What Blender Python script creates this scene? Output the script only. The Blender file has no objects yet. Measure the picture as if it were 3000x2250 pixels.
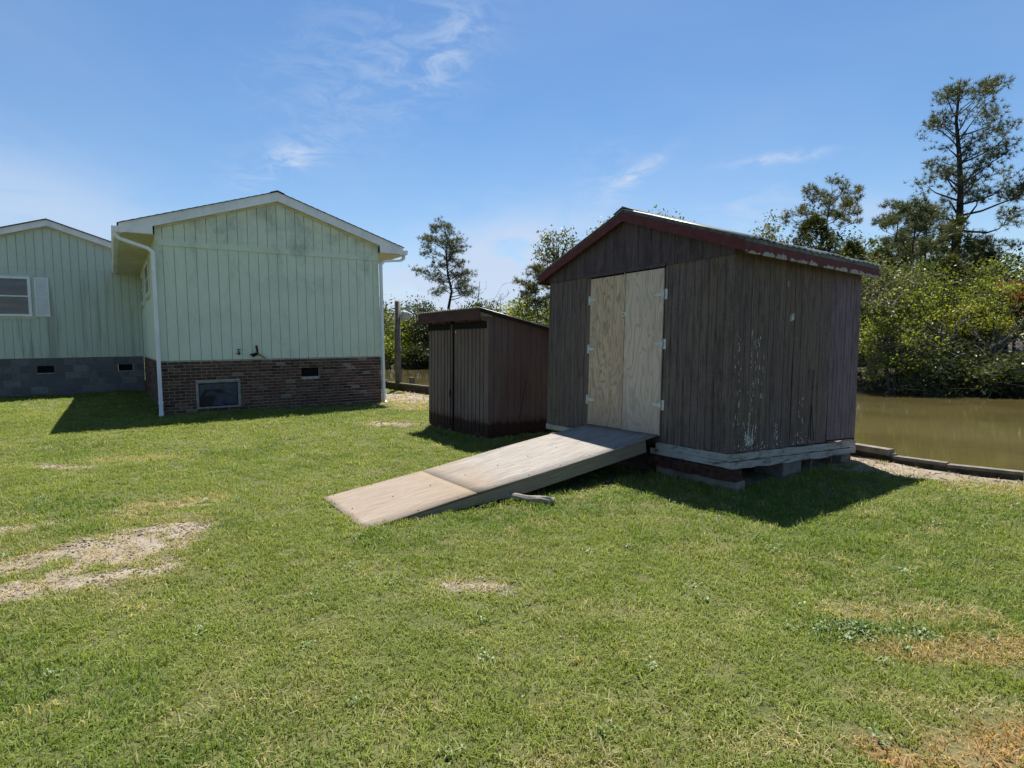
import bpy, bmesh, math, random
import numpy as np
from mathutils import Matrix, Vector, Euler

S = bpy.context.scene
COL = S.collection
R = math.radians

# ------------------------------------------------------------------ camera
cam_d = bpy.data.cameras.new('camera'); cam = bpy.data.objects.new('camera', cam_d); COL.objects.link(cam)
cam_d.sensor_width = 36; cam_d.lens = 1711.7 / 3000 * 36
cam_d.clip_start = .05; cam_d.clip_end = 5000
cam.matrix_world = Matrix.Translation((0, 0, 1.535)) @ Matrix.Rotation(math.pi / 2 - .071, 4, 'X') @ Matrix.Rotation(-.0108, 4, 'Z')
S.camera = cam

# ------------------------------------------------------------------ sky, sun, exposure
SUN_EL, SUN_AZ = R(66), R(4)          # azimuth measured from +Y towards +X
W = bpy.data.worlds.new('World'); S.world = W; W.use_nodes = True
W.cycles.sampling_method = 'MANUAL'; W.cycles.sample_map_resolution = 256
SKY_STRENGTH = .063
SUN_STRENGTH = 5.0
EXPOSURE = 1.05
def build_world():
    nt = W.node_tree; nt.nodes.clear(); L = nt.links.new
    def n(t, **k):
        x = nt.nodes.new(t)
        for a, b in k.items(): setattr(x, a, b)
        return x
    out = n('ShaderNodeOutputWorld'); bg = n('ShaderNodeBackground'); bg.inputs['Strength'].default_value = SKY_STRENGTH
    sky = n('ShaderNodeTexSky', sky_type='NISHITA', sun_disc=False, sun_elevation=SUN_EL, sun_rotation=SUN_AZ)
    sky.air_density = 1.0; sky.dust_density = .25; sky.ozone_density = 2.2; sky.altitude = 0
    hs = n('ShaderNodeHueSaturation'); hs.inputs['Saturation'].default_value = 1.2; hs.inputs['Value'].default_value = 1.0
    L(sky.outputs[0], hs.inputs['Color'])
    tc = n('ShaderNodeTexCoord')
    def vm(op, a, b=None):
        x = n('ShaderNodeVectorMath', operation=op)
        for i, v in enumerate((a, b)):
            if v is None: continue
            if isinstance(v, (tuple, list)): x.inputs[i].default_value = v
            else: L(v, x.inputs[i])
        return x
    def m(op, a, b=0.0, c=0.0):
        x = n('ShaderNodeMath', operation=op)
        for i, v in enumerate((a, b, c)):
            if isinstance(v, (int, float)): x.inputs[i].default_value = v
            else: L(v, x.inputs[i])
        return x.outputs[0]
    D = tc.outputs['Generated']
    sep = n('ShaderNodeSeparateXYZ'); L(D, sep.inputs[0])
    X, Y, Z = sep.outputs
    zz = m('MAXIMUM', m('ADD', Z, .12), .02)
    comb = n('ShaderNodeCombineXYZ'); L(m('DIVIDE', X, zz), comb.inputs[0]); L(m('DIVIDE', Y, zz), comb.inputs[1])
    def noise(vec, scale, detail=6, rough=.6, dist=0.0, rot=0.0, sc=(1, 1, 1)):
        mp = n('ShaderNodeMapping'); L(vec, mp.inputs[0]); mp.inputs['Rotation'].default_value = (0, 0, rot); mp.inputs['Scale'].default_value = sc
        t = n('ShaderNodeTexNoise'); L(mp.outputs[0], t.inputs['Vector'])
        t.inputs['Scale'].default_value = scale; t.inputs['Detail'].default_value = detail; t.inputs['Roughness'].default_value = rough; t.inputs['Distortion'].default_value = dist
        return t.outputs['Fac']
    def mr(v, a, b, c=0., d=1.):
        x = n('ShaderNodeMapRange', interpolation_type='SMOOTHSTEP'); L(v, x.inputs[0])
        for i, q in enumerate((a, b, c, d)): x.inputs[1 + i].default_value = q
        return x.outputs[0]
    # thin cirrus everywhere
    fine = noise(comb.outputs[0], 2.0, 6, .6, .45, .7, (1, .28, 1))
    broad = noise(comb.outputs[0], .55, 4, .55, .4, .3)
    cir = m('MULTIPLY', mr(fine, .48, .85), mr(broad, .45, .75))
    cir = m('MULTIPLY', cir, .15)
    veil = m('MULTIPLY', mr(broad, .38, .8), .17)
    tot = m('ADD', cir, veil)
    # single cloud wisps and the low bank, by direction
    wn = noise(D, 15, 5, .66, .7, .5, (1, 1, 2.6))
    wn2 = noise(D, 7, 4, .6, .8, 0, (1, 1, 2.0))
    def blob(px, py, axx, axy, ang, wispy, amount):
        f, pt, rl = 1711.7, .071, -.0108
        du, dw = px - 1500, py - 1125
        u = du * math.cos(rl) + dw * math.sin(rl); w = -du * math.sin(rl) + dw * math.cos(rl)
        d = Vector((u, f * math.cos(pt) - w * math.sin(pt), -f * math.sin(pt) - w * math.cos(pt))).normalized()
        e1 = Vector((d.y, -d.x, 0)).normalized(); e2 = e1.cross(d)
        e1, e2 = e1 * math.cos(ang) + e2 * math.sin(ang), -e1 * math.sin(ang) + e2 * math.cos(ang)
        a = vm('DOT_PRODUCT', D, tuple(e1 / axx)).outputs['Value']
        b = vm('DOT_PRODUCT', D, tuple(e2 / axy)).outputs['Value']
        fr = m('GREATER_THAN', vm('DOT_PRODUCT', D, tuple(d)).outputs['Value'], 0.)
        r2 = m('ADD', m('MULTIPLY', a, a), m('MULTIPLY', b, b))
        g = m('EXPONENT', m('MULTIPLY', r2, -1.0))
        nz = mr(wn if wispy else wn2, .36 if wispy else .25, .72 if wispy else .6)
        return m('MULTIPLY', m('MULTIPLY', m('MULTIPLY', g, nz), amount), fr)
    for args in ((835, 470, .075, .022, .45, True, .85), (1310, 140, .09, .035, .8, True, .4), (1860, 520, .06, .012, .6, True, .75),
                 (2290, 462, .075, .008, -.03, True, .8), (1780, 520, .05, .05, 0, True, .3), (2180, 620, .09, .03, .2, True, .4), (1100, 200, .16, .09, .4, True, .3),
                 (1500, 790, .17, .075, .12, False, 1.25), (1180, 880, .2, .06, 0, False, .4), (60, 600, .25, .06, -.25, False, .5),
                 (2560, 620, .06, .02, -.3, False, .4)):
        tot = m('ADD', tot, blob(*args))
    hz = mr(Z, .32, .0, 0., .24)
    tot = m('ADD', tot, hz)
    tot = m('MINIMUM', tot, .88)
    mix = n('ShaderNodeMix', data_type='RGBA'); L(tot, mix.inputs[0]); L(hs.outputs[0], mix.inputs[6])
    mix.inputs[7].default_value = (4.6, 5.4, 6.8, 1)
    L(mix.outputs[2], bg.inputs[0]); L(bg.outputs[0], out.inputs[0])
build_world()
sun_d = bpy.data.lights.new('sun', 'SUN'); sun = bpy.data.objects.new('sun', sun_d); COL.objects.link(sun)
sun_d.energy = SUN_STRENGTH; sun_d.angle = R(.53); sun_d.color = (1, .955, .88)
sdir = Vector((math.sin(SUN_AZ) * math.cos(SUN_EL), math.cos(SUN_AZ) * math.cos(SUN_EL), math.sin(SUN_EL)))
sun.rotation_euler = sdir.to_track_quat('Z', 'Y').to_euler(); sun.location = (0, 0, 30)
vs = S.view_settings; vs.view_transform = 'Standard'; vs.look = 'None'; vs.gamma = 1; vs.exposure = EXPOSURE; vs.use_curve_mapping = False
S.cycles.max_bounces = 5; S.cycles.diffuse_bounces = 3; S.cycles.transparent_max_bounces = 4; S.cycles.adaptive_threshold = .02

# ------------------------------------------------------------------ material helpers
class NT:
    def __init__(s, name):
        s.m = bpy.data.materials.new(name); s.m.use_nodes = True; s.t = s.m.node_tree; s.t.nodes.clear()
        s.out = s.n('ShaderNodeOutputMaterial'); s.b = s.n('ShaderNodeBsdfPrincipled'); s.L(s.b.outputs[0], s.out.inputs[0])
        s.b.inputs['Specular IOR Level'].default_value = .25
        s.tc = None
    def n(s, t, **k):
        x = s.t.nodes.new(t)
        for a, b in k.items(): setattr(x, a, b)
        return x
    def L(s, a, b): s.t.links.new(a, b)
    def co(s, which='Object'):
        if s.tc is None: s.tc = s.n('ShaderNodeTexCoord')
        return s.tc.outputs[which]
    def pos(s): return s.n('ShaderNodeNewGeometry').outputs['Position']
    def island(s): return s.n('ShaderNodeNewGeometry').outputs['Random Per Island']
    def objrand(s): return s.n('ShaderNodeObjectInfo').outputs['Random']
    def attr(s, name, typ='GEOMETRY'):
        a = s.n('ShaderNodeAttribute', attribute_type=typ, attribute_name=name); return a.outputs['Fac']
    def map(s, v, sc=(1, 1, 1), loc=(0, 0, 0), rot=(0, 0, 0)):
        x = s.n('ShaderNodeMapping'); s.L(v, x.inputs[0]); x.inputs['Scale'].default_value = sc; x.inputs['Rotation'].default_value = rot
        if isinstance(loc, tuple): x.inputs['Location'].default_value = loc
        else: s.L(loc, x.inputs['Location'])
        return x.outputs[0]
    def noise(s, v, scale=5, detail=5, rough=.55, dist=0.):
        x = s.n('ShaderNodeTexNoise'); s.L(v, x.inputs['Vector'])
        for k, q in (('Scale', scale), ('Detail', detail), ('Roughness', rough), ('Distortion', dist)): x.inputs[k].default_value = q
        return x.outputs['Fac']
    def voro(s, v, scale=5, feature='F1', out='Distance'):
        x = s.n('ShaderNodeTexVoronoi', feature=feature); s.L(v, x.inputs['Vector']); x.inputs['Scale'].default_value = scale
        return x.outputs[out]
    def ma(s, op, a, b=0., c=0.):
        x = s.n('ShaderNodeMath', operation=op)
        for i, q in enumerate((a, b, c)):
            if isinstance(q, (int, float)): x.inputs[i].default_value = q
            else: s.L(q, x.inputs[i])
        return x.outputs[0]
    def mr(s, v, a, b, c=0., d=1.):
        x = s.n('ShaderNodeMapRange', interpolation_type='SMOOTHSTEP'); s.L(v, x.inputs[0])
        for i, q in enumerate((a, b, c, d)): x.inputs[1 + i].default_value = q
        return x.outputs[0]
    def xyz(s, v):
        x = s.n('ShaderNodeSeparateXYZ'); s.L(v, x.inputs[0]); return x.outputs
    def xv(s, a, b, c):
        x = s.n('ShaderNodeCombineXYZ')
        for i, q in enumerate((a, b, c)):
            if isinstance(q, (int, float)): x.inputs[i].default_value = q
            else: s.L(q, x.inputs[i])
        return x.outputs[0]
    def ramp(s, v, stops):
        x = s.n('ShaderNodeValToRGB'); s.L(v, x.inputs[0]); e = x.color_ramp.elements
        e[0].position, e[0].color = stops[0][0], (*stops[0][1], 1); e[1].position, e[1].color = stops[-1][0], (*stops[-1][1], 1)
        for p, c in stops[1:-1]:
            q = e.new(p); q.color = (*c, 1)
        return x.outputs[0]
    def mix(s, f, a, b, mode='MIX'):
        x = s.n('ShaderNodeMix', data_type='RGBA', blend_type=mode)
        for i, q in ((0, f), (6, a), (7, b)):
            if isinstance(q, (int, float)): x.inputs[i].default_value = q
            elif isinstance(q, tuple): x.inputs[i].default_value = (*q, 1)
            else: s.L(q, x.inputs[i])
        return x.outputs[2]
    def col(s, c):
        if isinstance(c, tuple): s.b.inputs['Base Color'].default_value = (*c, 1)
        else: s.L(c, s.b.inputs['Base Color'])
    def rough(s, r):
        if isinstance(r, (int, float)): s.b.inputs['Roughness'].default_value = r
        else: s.L(r, s.b.inputs['Roughness'])
    def bump(s, h, strength=.3, dist=.01):
        x = s.n('ShaderNodeBump'); x.inputs['Strength'].default_value = strength; x.inputs['Distance'].default_value = dist
        s.L(h, x.inputs['Height']); s.L(x.outputs[0], s.b.inputs['Normal'])

MAT = {}
def simple(name, c, rough=.7, var=.12, scale=6, metal=0, bump=0):
    k = NT(name); v = k.co()
    nz = k.noise(v, scale, 6, .6)
    lo = tuple(x * (1 - var * 2) for x in c); hi = tuple(min(1, x * (1 + var)) for x in c)
    k.col(k.ramp(nz, [(.3, lo), (.7, hi)])); k.rough(rough); k.b.inputs['Metallic'].default_value = metal
    if bump: k.bump(k.noise(v, scale * 8, 4), bump, .004)
    MAT[name] = k.m; return k.m

# ---- pale green house siding with algae
def mk_siding():
    k = NT('siding'); v = k.co(); rnd = k.objrand(); X, Y, Z = k.xyz(v)
    grain = k.noise(k.map(v, (28, 28, 1.6)), 3, 6, .65, .6)
    big = k.noise(k.map(v, (1.2, 1.2, .8)), 1.6, 6, .62, .5)
    swirl = k.noise(k.map(v, (5, 5, 1.1), k.xv(rnd, rnd, 0)), 1.3, 4, .5, 1.0)
    lines = k.ma('SINE', k.ma('MULTIPLY', swirl, 70.))
    c = k.mix(k.mr(grain, .3, .75), (.555, .62, .50), (.65, .715, .585))
    c = k.mix(k.ma('MULTIPLY', k.mr(rnd, 0, 1, 0, .12), 1.), c, (.55, .61, .53))
    up = k.mr(Z, 2.4, 3.7)
    alg = k.ma('MULTIPLY', k.mr(big, .42, .72), k.ma('MULTIPLY_ADD', up, .5, .26))
    alg = k.ma('MULTIPLY', alg, k.ma('MULTIPLY_ADD', k.mr(lines, -.6, .8), .45, .55))
    c = k.mix(alg, c, (.29, .325, .26))
    fine = k.noise(v, 60, 3, .6)
    c = k.mix(k.mr(fine, .62, .78, 0, .25), c, (.27, .29, .2))
    low = k.ma('MULTIPLY', k.mr(Z, 1.55, 1.2), k.mr(k.noise(v, 9, 4), .45, .7))
    c = k.mix(k.ma('MULTIPLY', low, .25), c, (.5, .56, .46))
    k.col(c); k.rough(.62); k.bump(grain, .25, .003); MAT['siding'] = k.m
mk_siding()
simple('siding_groove', (.23, .26, .21), .8, .15, 8)
def mk_siding_wing():
    k = NT('siding_wing'); v = k.co(); rnd = k.objrand(); X, Y, Z = k.xyz(v)
    grain = k.noise(k.map(v, (24, 24, 1.4)), 3, 6, .65, .6)
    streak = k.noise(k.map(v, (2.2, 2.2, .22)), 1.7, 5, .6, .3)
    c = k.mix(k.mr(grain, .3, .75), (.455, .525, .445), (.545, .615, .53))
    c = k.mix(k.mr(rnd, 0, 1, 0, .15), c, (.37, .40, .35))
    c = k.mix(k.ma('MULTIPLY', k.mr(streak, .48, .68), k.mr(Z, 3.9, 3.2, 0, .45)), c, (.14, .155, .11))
    k.col(c); k.rough(.65); k.bump(grain, .2, .003); MAT['siding_wing'] = k.m
mk_siding_wing()
def mk_white():
    k = NT('white_paint'); v = k.co()
    d = k.noise(k.map(v, (1, 1, .5)), 3.5, 6, .65)
    k.col(k.ramp(d, [(.3, (.62, .64, .66)), (.62, (.78, .79, .8))])); k.rough(.45); MAT['white_paint'] = k.m
mk_white()
simple('cream', (.60, .57, .43), .6, .1, 4)
simple('sash_white', (.7, .72, .72), .4, .06, 5)
simple('shingle', (.085, .075, .068), .9, .25, 20)
simple('grey_wood', (.26, .26, .23), .8, .2, 9)
simple('black_void', (.008, .008, .009), .9, .1)
simple('rust', (.09, .045, .025), .85, .3, 14)
simple('galvanised', (.52, .56, .54), .5, .12, 12, .35)
simple('pole_wood', (.17, .15, .125), .85, .25, 6)
simple('lamp_grey', (.42, .44, .45), .5, .1)
simple('wire_black', (.02, .02, .02), .7)
simple('pale_wood', (.235, .21, .175), .85, .25, 12)
def mk_brick():
    k = NT('brick'); v = k.co(); r = k.ma('FRACT', k.ma('ADD', k.objrand(), k.ma('MULTIPLY', k.island(), 3.71)))
    X, Y, Z = k.xyz(v)
    base = k.ramp(r, [(0, (.025, .016, .014)), (.22, (.085, .035, .028)), (.42, (.125, .055, .042)), (.62, (.075, .044, .036)), (.8, (.14, .075, .056)), (.94, (.17, .115, .09)), (1, (.27, .22, .18))])
    n1 = k.noise(k.map(v, (1, 1, 1), k.xv(r, r, r)), 26, 5, .65)
    c = k.mix(k.mr(n1, .5, .72, 0, .65), base, (.19, .155, .135))
    c = k.mix(k.mr(k.noise(v, 70, 3), .55, .75, 0, .5), c, (.03, .022, .02))
    moss = k.ma('MULTIPLY', k.mr(Z, .45, .1), k.mr(k.noise(v, 5, 5), .4, .65))
    c = k.mix(k.ma('MULTIPLY', moss, .6), c, (.035, .04, .02))
    k.col(c); k.rough(.88); k.bump(k.noise(v, 90, 4), .5, .003); MAT['brick'] = k.m
mk_brick()
simple('mortar', (.46, .42, .37), .95, .25, 18, bump=.3)
def mk_block():
    k = NT('foundation_block'); v = k.co(); r = k.objrand()
    c = k.ramp(r, [(0, (.105, .108, .116)), (.6, (.135, .138, .146)), (1, (.19, .19, .192))])
    n1 = k.noise(v, 9, 6, .65)
    c = k.mix(k.mr(n1, .42, .7, 0, .6), c, (.085, .09, .10))
    k.col(c); k.rough(.9); k.bump(k.noise(v, 60, 4), .5, .004); MAT['foundation_block'] = k.m
mk_block()
simple('block_mortar', (.17, .17, .17), .95, .2, 18)
simple('concrete', (.17, .16, .145), .95, .22, 14, bump=.4)
def mk_shed_wood(name, a, b, olive, speck):
    k = NT(name); v = k.co(); r = k.objrand(); X, Y, Z = k.xyz(v)
    g = k.noise(k.map(v, (60, 60, 1.3), k.xv(r, 0, r)), 2.2, 7, .7, .2)
    cross = k.noise(k.map(v, (4, 4, 60)), 1.5, 3, .6)
    big = k.noise(k.map(v, (2.2, 2.2, .45)), 1.5, 5, .6, .3)
    c = k.mix(k.mr(g, .3, .72), a, b)
    c = k.mix(k.mr(cross, .5, .68, 0, .35), c, tuple(q * .6 for q in a))
    c = k.mix(k.mr(big, .4, .66, 0, .75), c, olive)
    blot = k.noise(k.map(v, (5, 5, 1.6)), 1.8, 6, .68, .4)
    c = k.mix(k.mr(blot, .45, .7, 0, .7), c, tuple(q * .55 for q in a))
    c = k.mix(k.mr(r, .0, 1., 0, .2), c, tuple(q * 1.1 for q in b))
    st2 = k.noise(k.map(v, (24, 24, 1.3), k.xv(r, r, 0)), 1.6, 6, .72, .3)
    c = k.mix(k.mr(st2, .47, .64, 0, .6), c, tuple(q * .36 for q in a))
    sp2 = k.noise(k.map(v, (1, 1, .5)), 34, 4, .7); c = k.mix(k.mr(sp2, .55, .68, 0, .5), c, tuple(q * .5 for q in a))
    # pale wear flecks, denser near the ground
    fl = k.noise(k.map(v, (16, 16, 5)), 4, 5, .75)
    th = k.ma('MULTIPLY', k.mr(fl, .63, .72), k.ma('MULTIPLY_ADD', k.mr(Z, 1.1, .4), .8, .06))
    c = k.mix(k.ma('MULTIPLY', th, speck), c, (.30, .31, .29))
    k.col(c); k.rough(.85); k.bump(g, .45, .004); MAT[name] = k.m
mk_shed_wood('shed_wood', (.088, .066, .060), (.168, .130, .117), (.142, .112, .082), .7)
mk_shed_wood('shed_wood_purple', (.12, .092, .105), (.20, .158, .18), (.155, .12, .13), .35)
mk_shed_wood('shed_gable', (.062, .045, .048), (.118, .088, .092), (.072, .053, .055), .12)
def mk_red(name, peel):
    k = NT(name); v = k.co(); X, Y, Z = k.xyz(v)
    roofz = k.ma('SUBTRACT', 3.144, k.ma('MULTIPLY', k.ma('ABSOLUTE', k.ma('ADD', X, 1.54)), .3505))
    hgt = k.ma('SUBTRACT', roofz, Z)                       # depth below the roof line
    n1 = k.noise(v, 13, 6, .65); n2 = k.noise(v, 3.2, 4, .6); n3 = k.noise(v, 55, 3, .6)
    red = k.mix(k.mr(n1, .3, .7), (.075, .017, .018), (.115, .029, .028))
    lowedge = k.mr(hgt, .085, .155)
    f = k.ma('ADD', k.ma('MULTIPLY', lowedge, .2 * peel), k.ma('MULTIPLY_ADD', n1, .6, k.ma('MULTIPLY', n2, .75)))
    f = k.mr(f, .90 - .03 * peel, .93 - .03 * peel)
    grey = k.mix(k.mr(n3, .35, .7), (.2, .185, .165), (.4, .385, .35))
    k.col(k.mix(f, red, grey)); k.rough(.7); k.bump(k.ma('SUBTRACT', 1., f), .5, .003); MAT[name] = k.m
mk_red('red_board', .35); mk_red('red_board_peeling', 1.25)
def mk_small_red():
    k = NT('maroon_board'); v = k.co(); n1 = k.noise(k.map(v, (1.5, 9, 9)), 3, 6, .65)
    k.col(k.ramp(n1, [(.3, (.05, .021, .02)), (.6, (.085, .035, .032)), (.8, (.12, .075, .065))])); k.rough(.75); MAT['maroon_board'] = k.m
mk_small_red()
def mk_plywood(name, a, b, gr, contrast, sc):
    k = NT(name); v = k.co(); X, Y, Z = k.xyz(v)
    f = k.noise(k.map(v, (sc, sc, sc * .22)), 1.15, 3.2, .45, .5)
    lines = k.ma('SINE', k.ma('MULTIPLY', f, 82.))
    fine = k.noise(k.map(v, (70, 70, 2)), 2, 5, .65)
    big = k.noise(k.map(v, (2.5, 2.5, 1.1)), 1.4, 5, .6, .2)
    c = k.mix(k.mr(fine, .3, .7), a, b)
    c = k.mix(k.ma('MULTIPLY', k.mr(lines, .1, .95), contrast), c, gr)
    c = k.mix(k.mr(big, .45, .72, 0, .5), c, tuple(q * .62 for q in b))
    c = k.mix(k.mr(k.noise(k.map(v, (1, 1, .6)), 16, 3), .70, .74, 0, .7), c, (.07, .06, .05))
    c = k.mix(k.mr(k.noise(k.map(v, (9, 9, .7)), 2, 5, .65), .52, .7, 0, .4), c, tuple(q * .5 for q in a))
    c = k.mix(k.ma('MULTIPLY', k.mr(k.ma('ADD', Z, k.ma('MULTIPLY', big, .8)), 1.5, .7), .55), c, tuple(q * .6 for q in a))
    k.col(c); k.rough(.78); k.bump(k.ma('ADD', lines, k.ma('MULTIPLY', fine, 2.)), .22, .002); MAT[name] = k.m
mk_plywood('door_plywood_tan', (.465, .345, .235), (.59, .445, .31), (.235, .165, .10), .65, 5.0)
mk_plywood('door_plywood_grey', (.50, .405, .315), (.615, .505, .40), (.32, .255, .19), .5, 3.2)
def mk_ramp(name, a, b, dark, stainy):
    k = NT(name); v = k.co(); X, Y, Z = k.xyz(v)
    s1 = k.noise(k.map(v, (16, 1.1, 16)), 2.2, 7, .72, .25)
    s2 = k.noise(k.map(v, (46, 2.2, 46)), 2.2, 5, .7)
    big = k.noise(v, 1.7, 5, .6, .3)
    c = k.mix(k.mr(s1, .32, .66), b, a)
    c = k.mix(k.mr(s2, .47, .64, 0, .65), c, dark)
    c = k.mix(k.ma('MULTIPLY', k.mr(k.ma('ABSOLUTE', k.ma('ADD', Y, 2.32)), .6, .0), k.mr(big, .3, .6, .1, .5)), c, stainy)
    sp = k.noise(v, 34, 3, .6)
    c = k.mix(k.mr(sp, .66, .72, 0, .7), c, (.085, .072, .06))
    blo = k.noise(k.map(v, (3, .8, 3)), 1.6, 6, .7, .6); c = k.mix(k.mr(blo, .5, .72, 0, .5), c, dark)
    k.col(c); k.rough(.85); k.bump(k.ma('ADD', s1, s2), .6, .004); MAT[name] = k.m
mk_ramp('ramp_grey', (.30, .276, .248), (.215, .194, .173), (.105, .094, .082), (.195, .13, .068))
mk_ramp('ramp_tan', (.265, .222, .18), (.205, .165, .127), (.165, .118, .08), (.22, .165, .105))
def mk_stringer():
    k = NT('stringer_wood'); v = k.co(); s1 = k.noise(k.map(v, (30, 1.2, 30)), 2.5, 6, .7)
    k.col(k.ramp(s1, [(.3, (.13, .11, .08)), (.7, (.25, .22, .17))])); k.rough(.85); k.bump(s1, .4, .004); MAT['stringer_wood'] = k.m
mk_stringer()
def mk_skirt():
    k = NT('peeling_white'); v = k.co()
    n1 = k.noise(k.map(v, (1.3, 1.3, 5)), 3.0, 7, .7, .8); n2 = k.noise(v, 30, 4, .6)
    c = k.ramp(n1, [(.33, (.05, .043, .036)), (.39, (.16, .145, .12)), (.45, (.28, .27, .25)), (.7, (.38, .38, .36))])
    c = k.mix(k.mr(n2, .55, .7, 0, .5), c, (.12, .12, .105))
    k.col(c); k.rough(.8); k.bump(n1, .7, .008); MAT['peeling_white'] = k.m
mk_skirt()
simple('rotten_red', (.06, .028, .022), .9, .4, 18, bump=.6)
def mk_small_wood(name, a, b, red):
    k = NT(name); v = k.co(); r = k.objrand(); X, Y, Z = k.xyz(v)
    g = k.noise(k.map(v, (36, 36, 1.1), k.xv(r, r, 0)), 2.2, 6, .68)
    big = k.noise(k.map(v, (1.6, 1.6, .5)), 1.6, 5, .6, .3)
    c = k.mix(k.mr(g, .3, .7), a, b)
    c = k.mix(k.mr(big, .42, .68, 0, .7), c, red)
    rot = k.mr(k.ma('ADD', Z, k.ma('MULTIPLY', k.noise(k.map(v, (6, 6, 1.5)), 3, 5, .65), -.22)), .20, .14)
    c = k.mix(rot, c, (.022, .013, .010))
    rr = k.ma('MULTIPLY', k.mr(k.ma('ADD', Z, k.ma('MULTIPLY', k.noise(v, 6, 5, .65), -.28)), .26, .17), .7)
    c = k.mix(k.ma('MULTIPLY', rr, .5), c, (.075, .026, .018))
    k.col(c); k.rough(.8); k.bump(g, .4, .004); MAT[name] = k.m
mk_small_wood('small_front', (.125, .088, .074), (.20, .148, .126), (.10, .066, .057))
mk_small_wood('small_side', (.098, .070, .063), (.155, .114, .103), (.105, .054, .052))
def mk_metal():
    k = NT('roof_metal'); v = k.co(); n1 = k.noise(v, 4, 6, .65)
    k.col(k.ramp(n1, [(.35, (.2, .21, .215)), (.6, (.36, .37, .37)), (.78, (.25, .18, .13))])); k.rough(.45); k.b.inputs['Metallic'].default_value = .55; MAT['roof_metal'] = k.m
mk_metal()
simple('roof_edge_grey', (.13, .14, .135), .8, .3, 15)
def mk_glass():
    k = NT('window_glass'); v = k.co(); n1 = k.noise(k.map(v, (1, 1, 5)), 1.6, 4, .5)
    k.col(k.ramp(n1, [(.35, (.035, .04, .05)), (.7, (.09, .10, .115))])); k.rough(.08); k.b.inputs['Specular IOR Level'].default_value = .6; MAT['window_glass'] = k.m
mk_glass()
def mk_plastic():
    k = NT('dark_plastic'); v = k.co(); n1 = k.noise(v, 3.2, 5, .6, 1.2)
    k.col(k.ramp(n1, [(.46, (.006, .008, .016)), (.52, (.03, .04, .06)), (.7, (.05, .065, .09))])); k.rough(.35); k.bump(n1, .6, .03); MAT['dark_plastic'] = k.m
mk_plastic()

# ------------------------------------------------------------------ mesh helpers
def np_mesh(name, V, F):
    """V (n,3) array, F (m,k) array of equal-sized faces"""
    me = bpy.data.meshes.new(name); V = np.asarray(V, np.float32); F = np.asarray(F, np.int32)
    me.vertices.add(len(V)); me.vertices.foreach_set('co', V.ravel())
    m, k = F.shape
    me.loops.add(m * k); me.loops.foreach_set('vertex_index', F.ravel())
    me.polygons.add(m); me.polygons.foreach_set('loop_start', np.arange(0, m * k, k, dtype=np.int32)); me.polygons.foreach_set('loop_total', np.full(m, k, np.int32))
    me.update(calc_edges=True); return me
def link(name, me, mat, parent=None, smooth=False):
    o = bpy.data.objects.new(name, me); COL.objects.link(o)
    if mat is not None and me is not None and not me.materials: me.materials.append(MAT[mat] if isinstance(mat, str) else mat)
    if parent is not None: o.parent = parent
    if smooth: me.polygons.foreach_set('use_smooth', [True] * len(me.polygons))
    return o
def tag(o, label=None, cat=None, group=None, kind=None):
    if label: o['label'] = label
    if cat: o['category'] = cat
    if group: o['group'] = group
    if kind: o['kind'] = kind
    return o
def empty(name, loc, rot=(0, 0, 0), label=None, cat=None, group=None):
    o = bpy.data.objects.new(name, None); COL.objects.link(o); o.location = loc; o.rotation_euler = rot; o.empty_display_size = .2
    return tag(o, label, cat, group)
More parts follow.
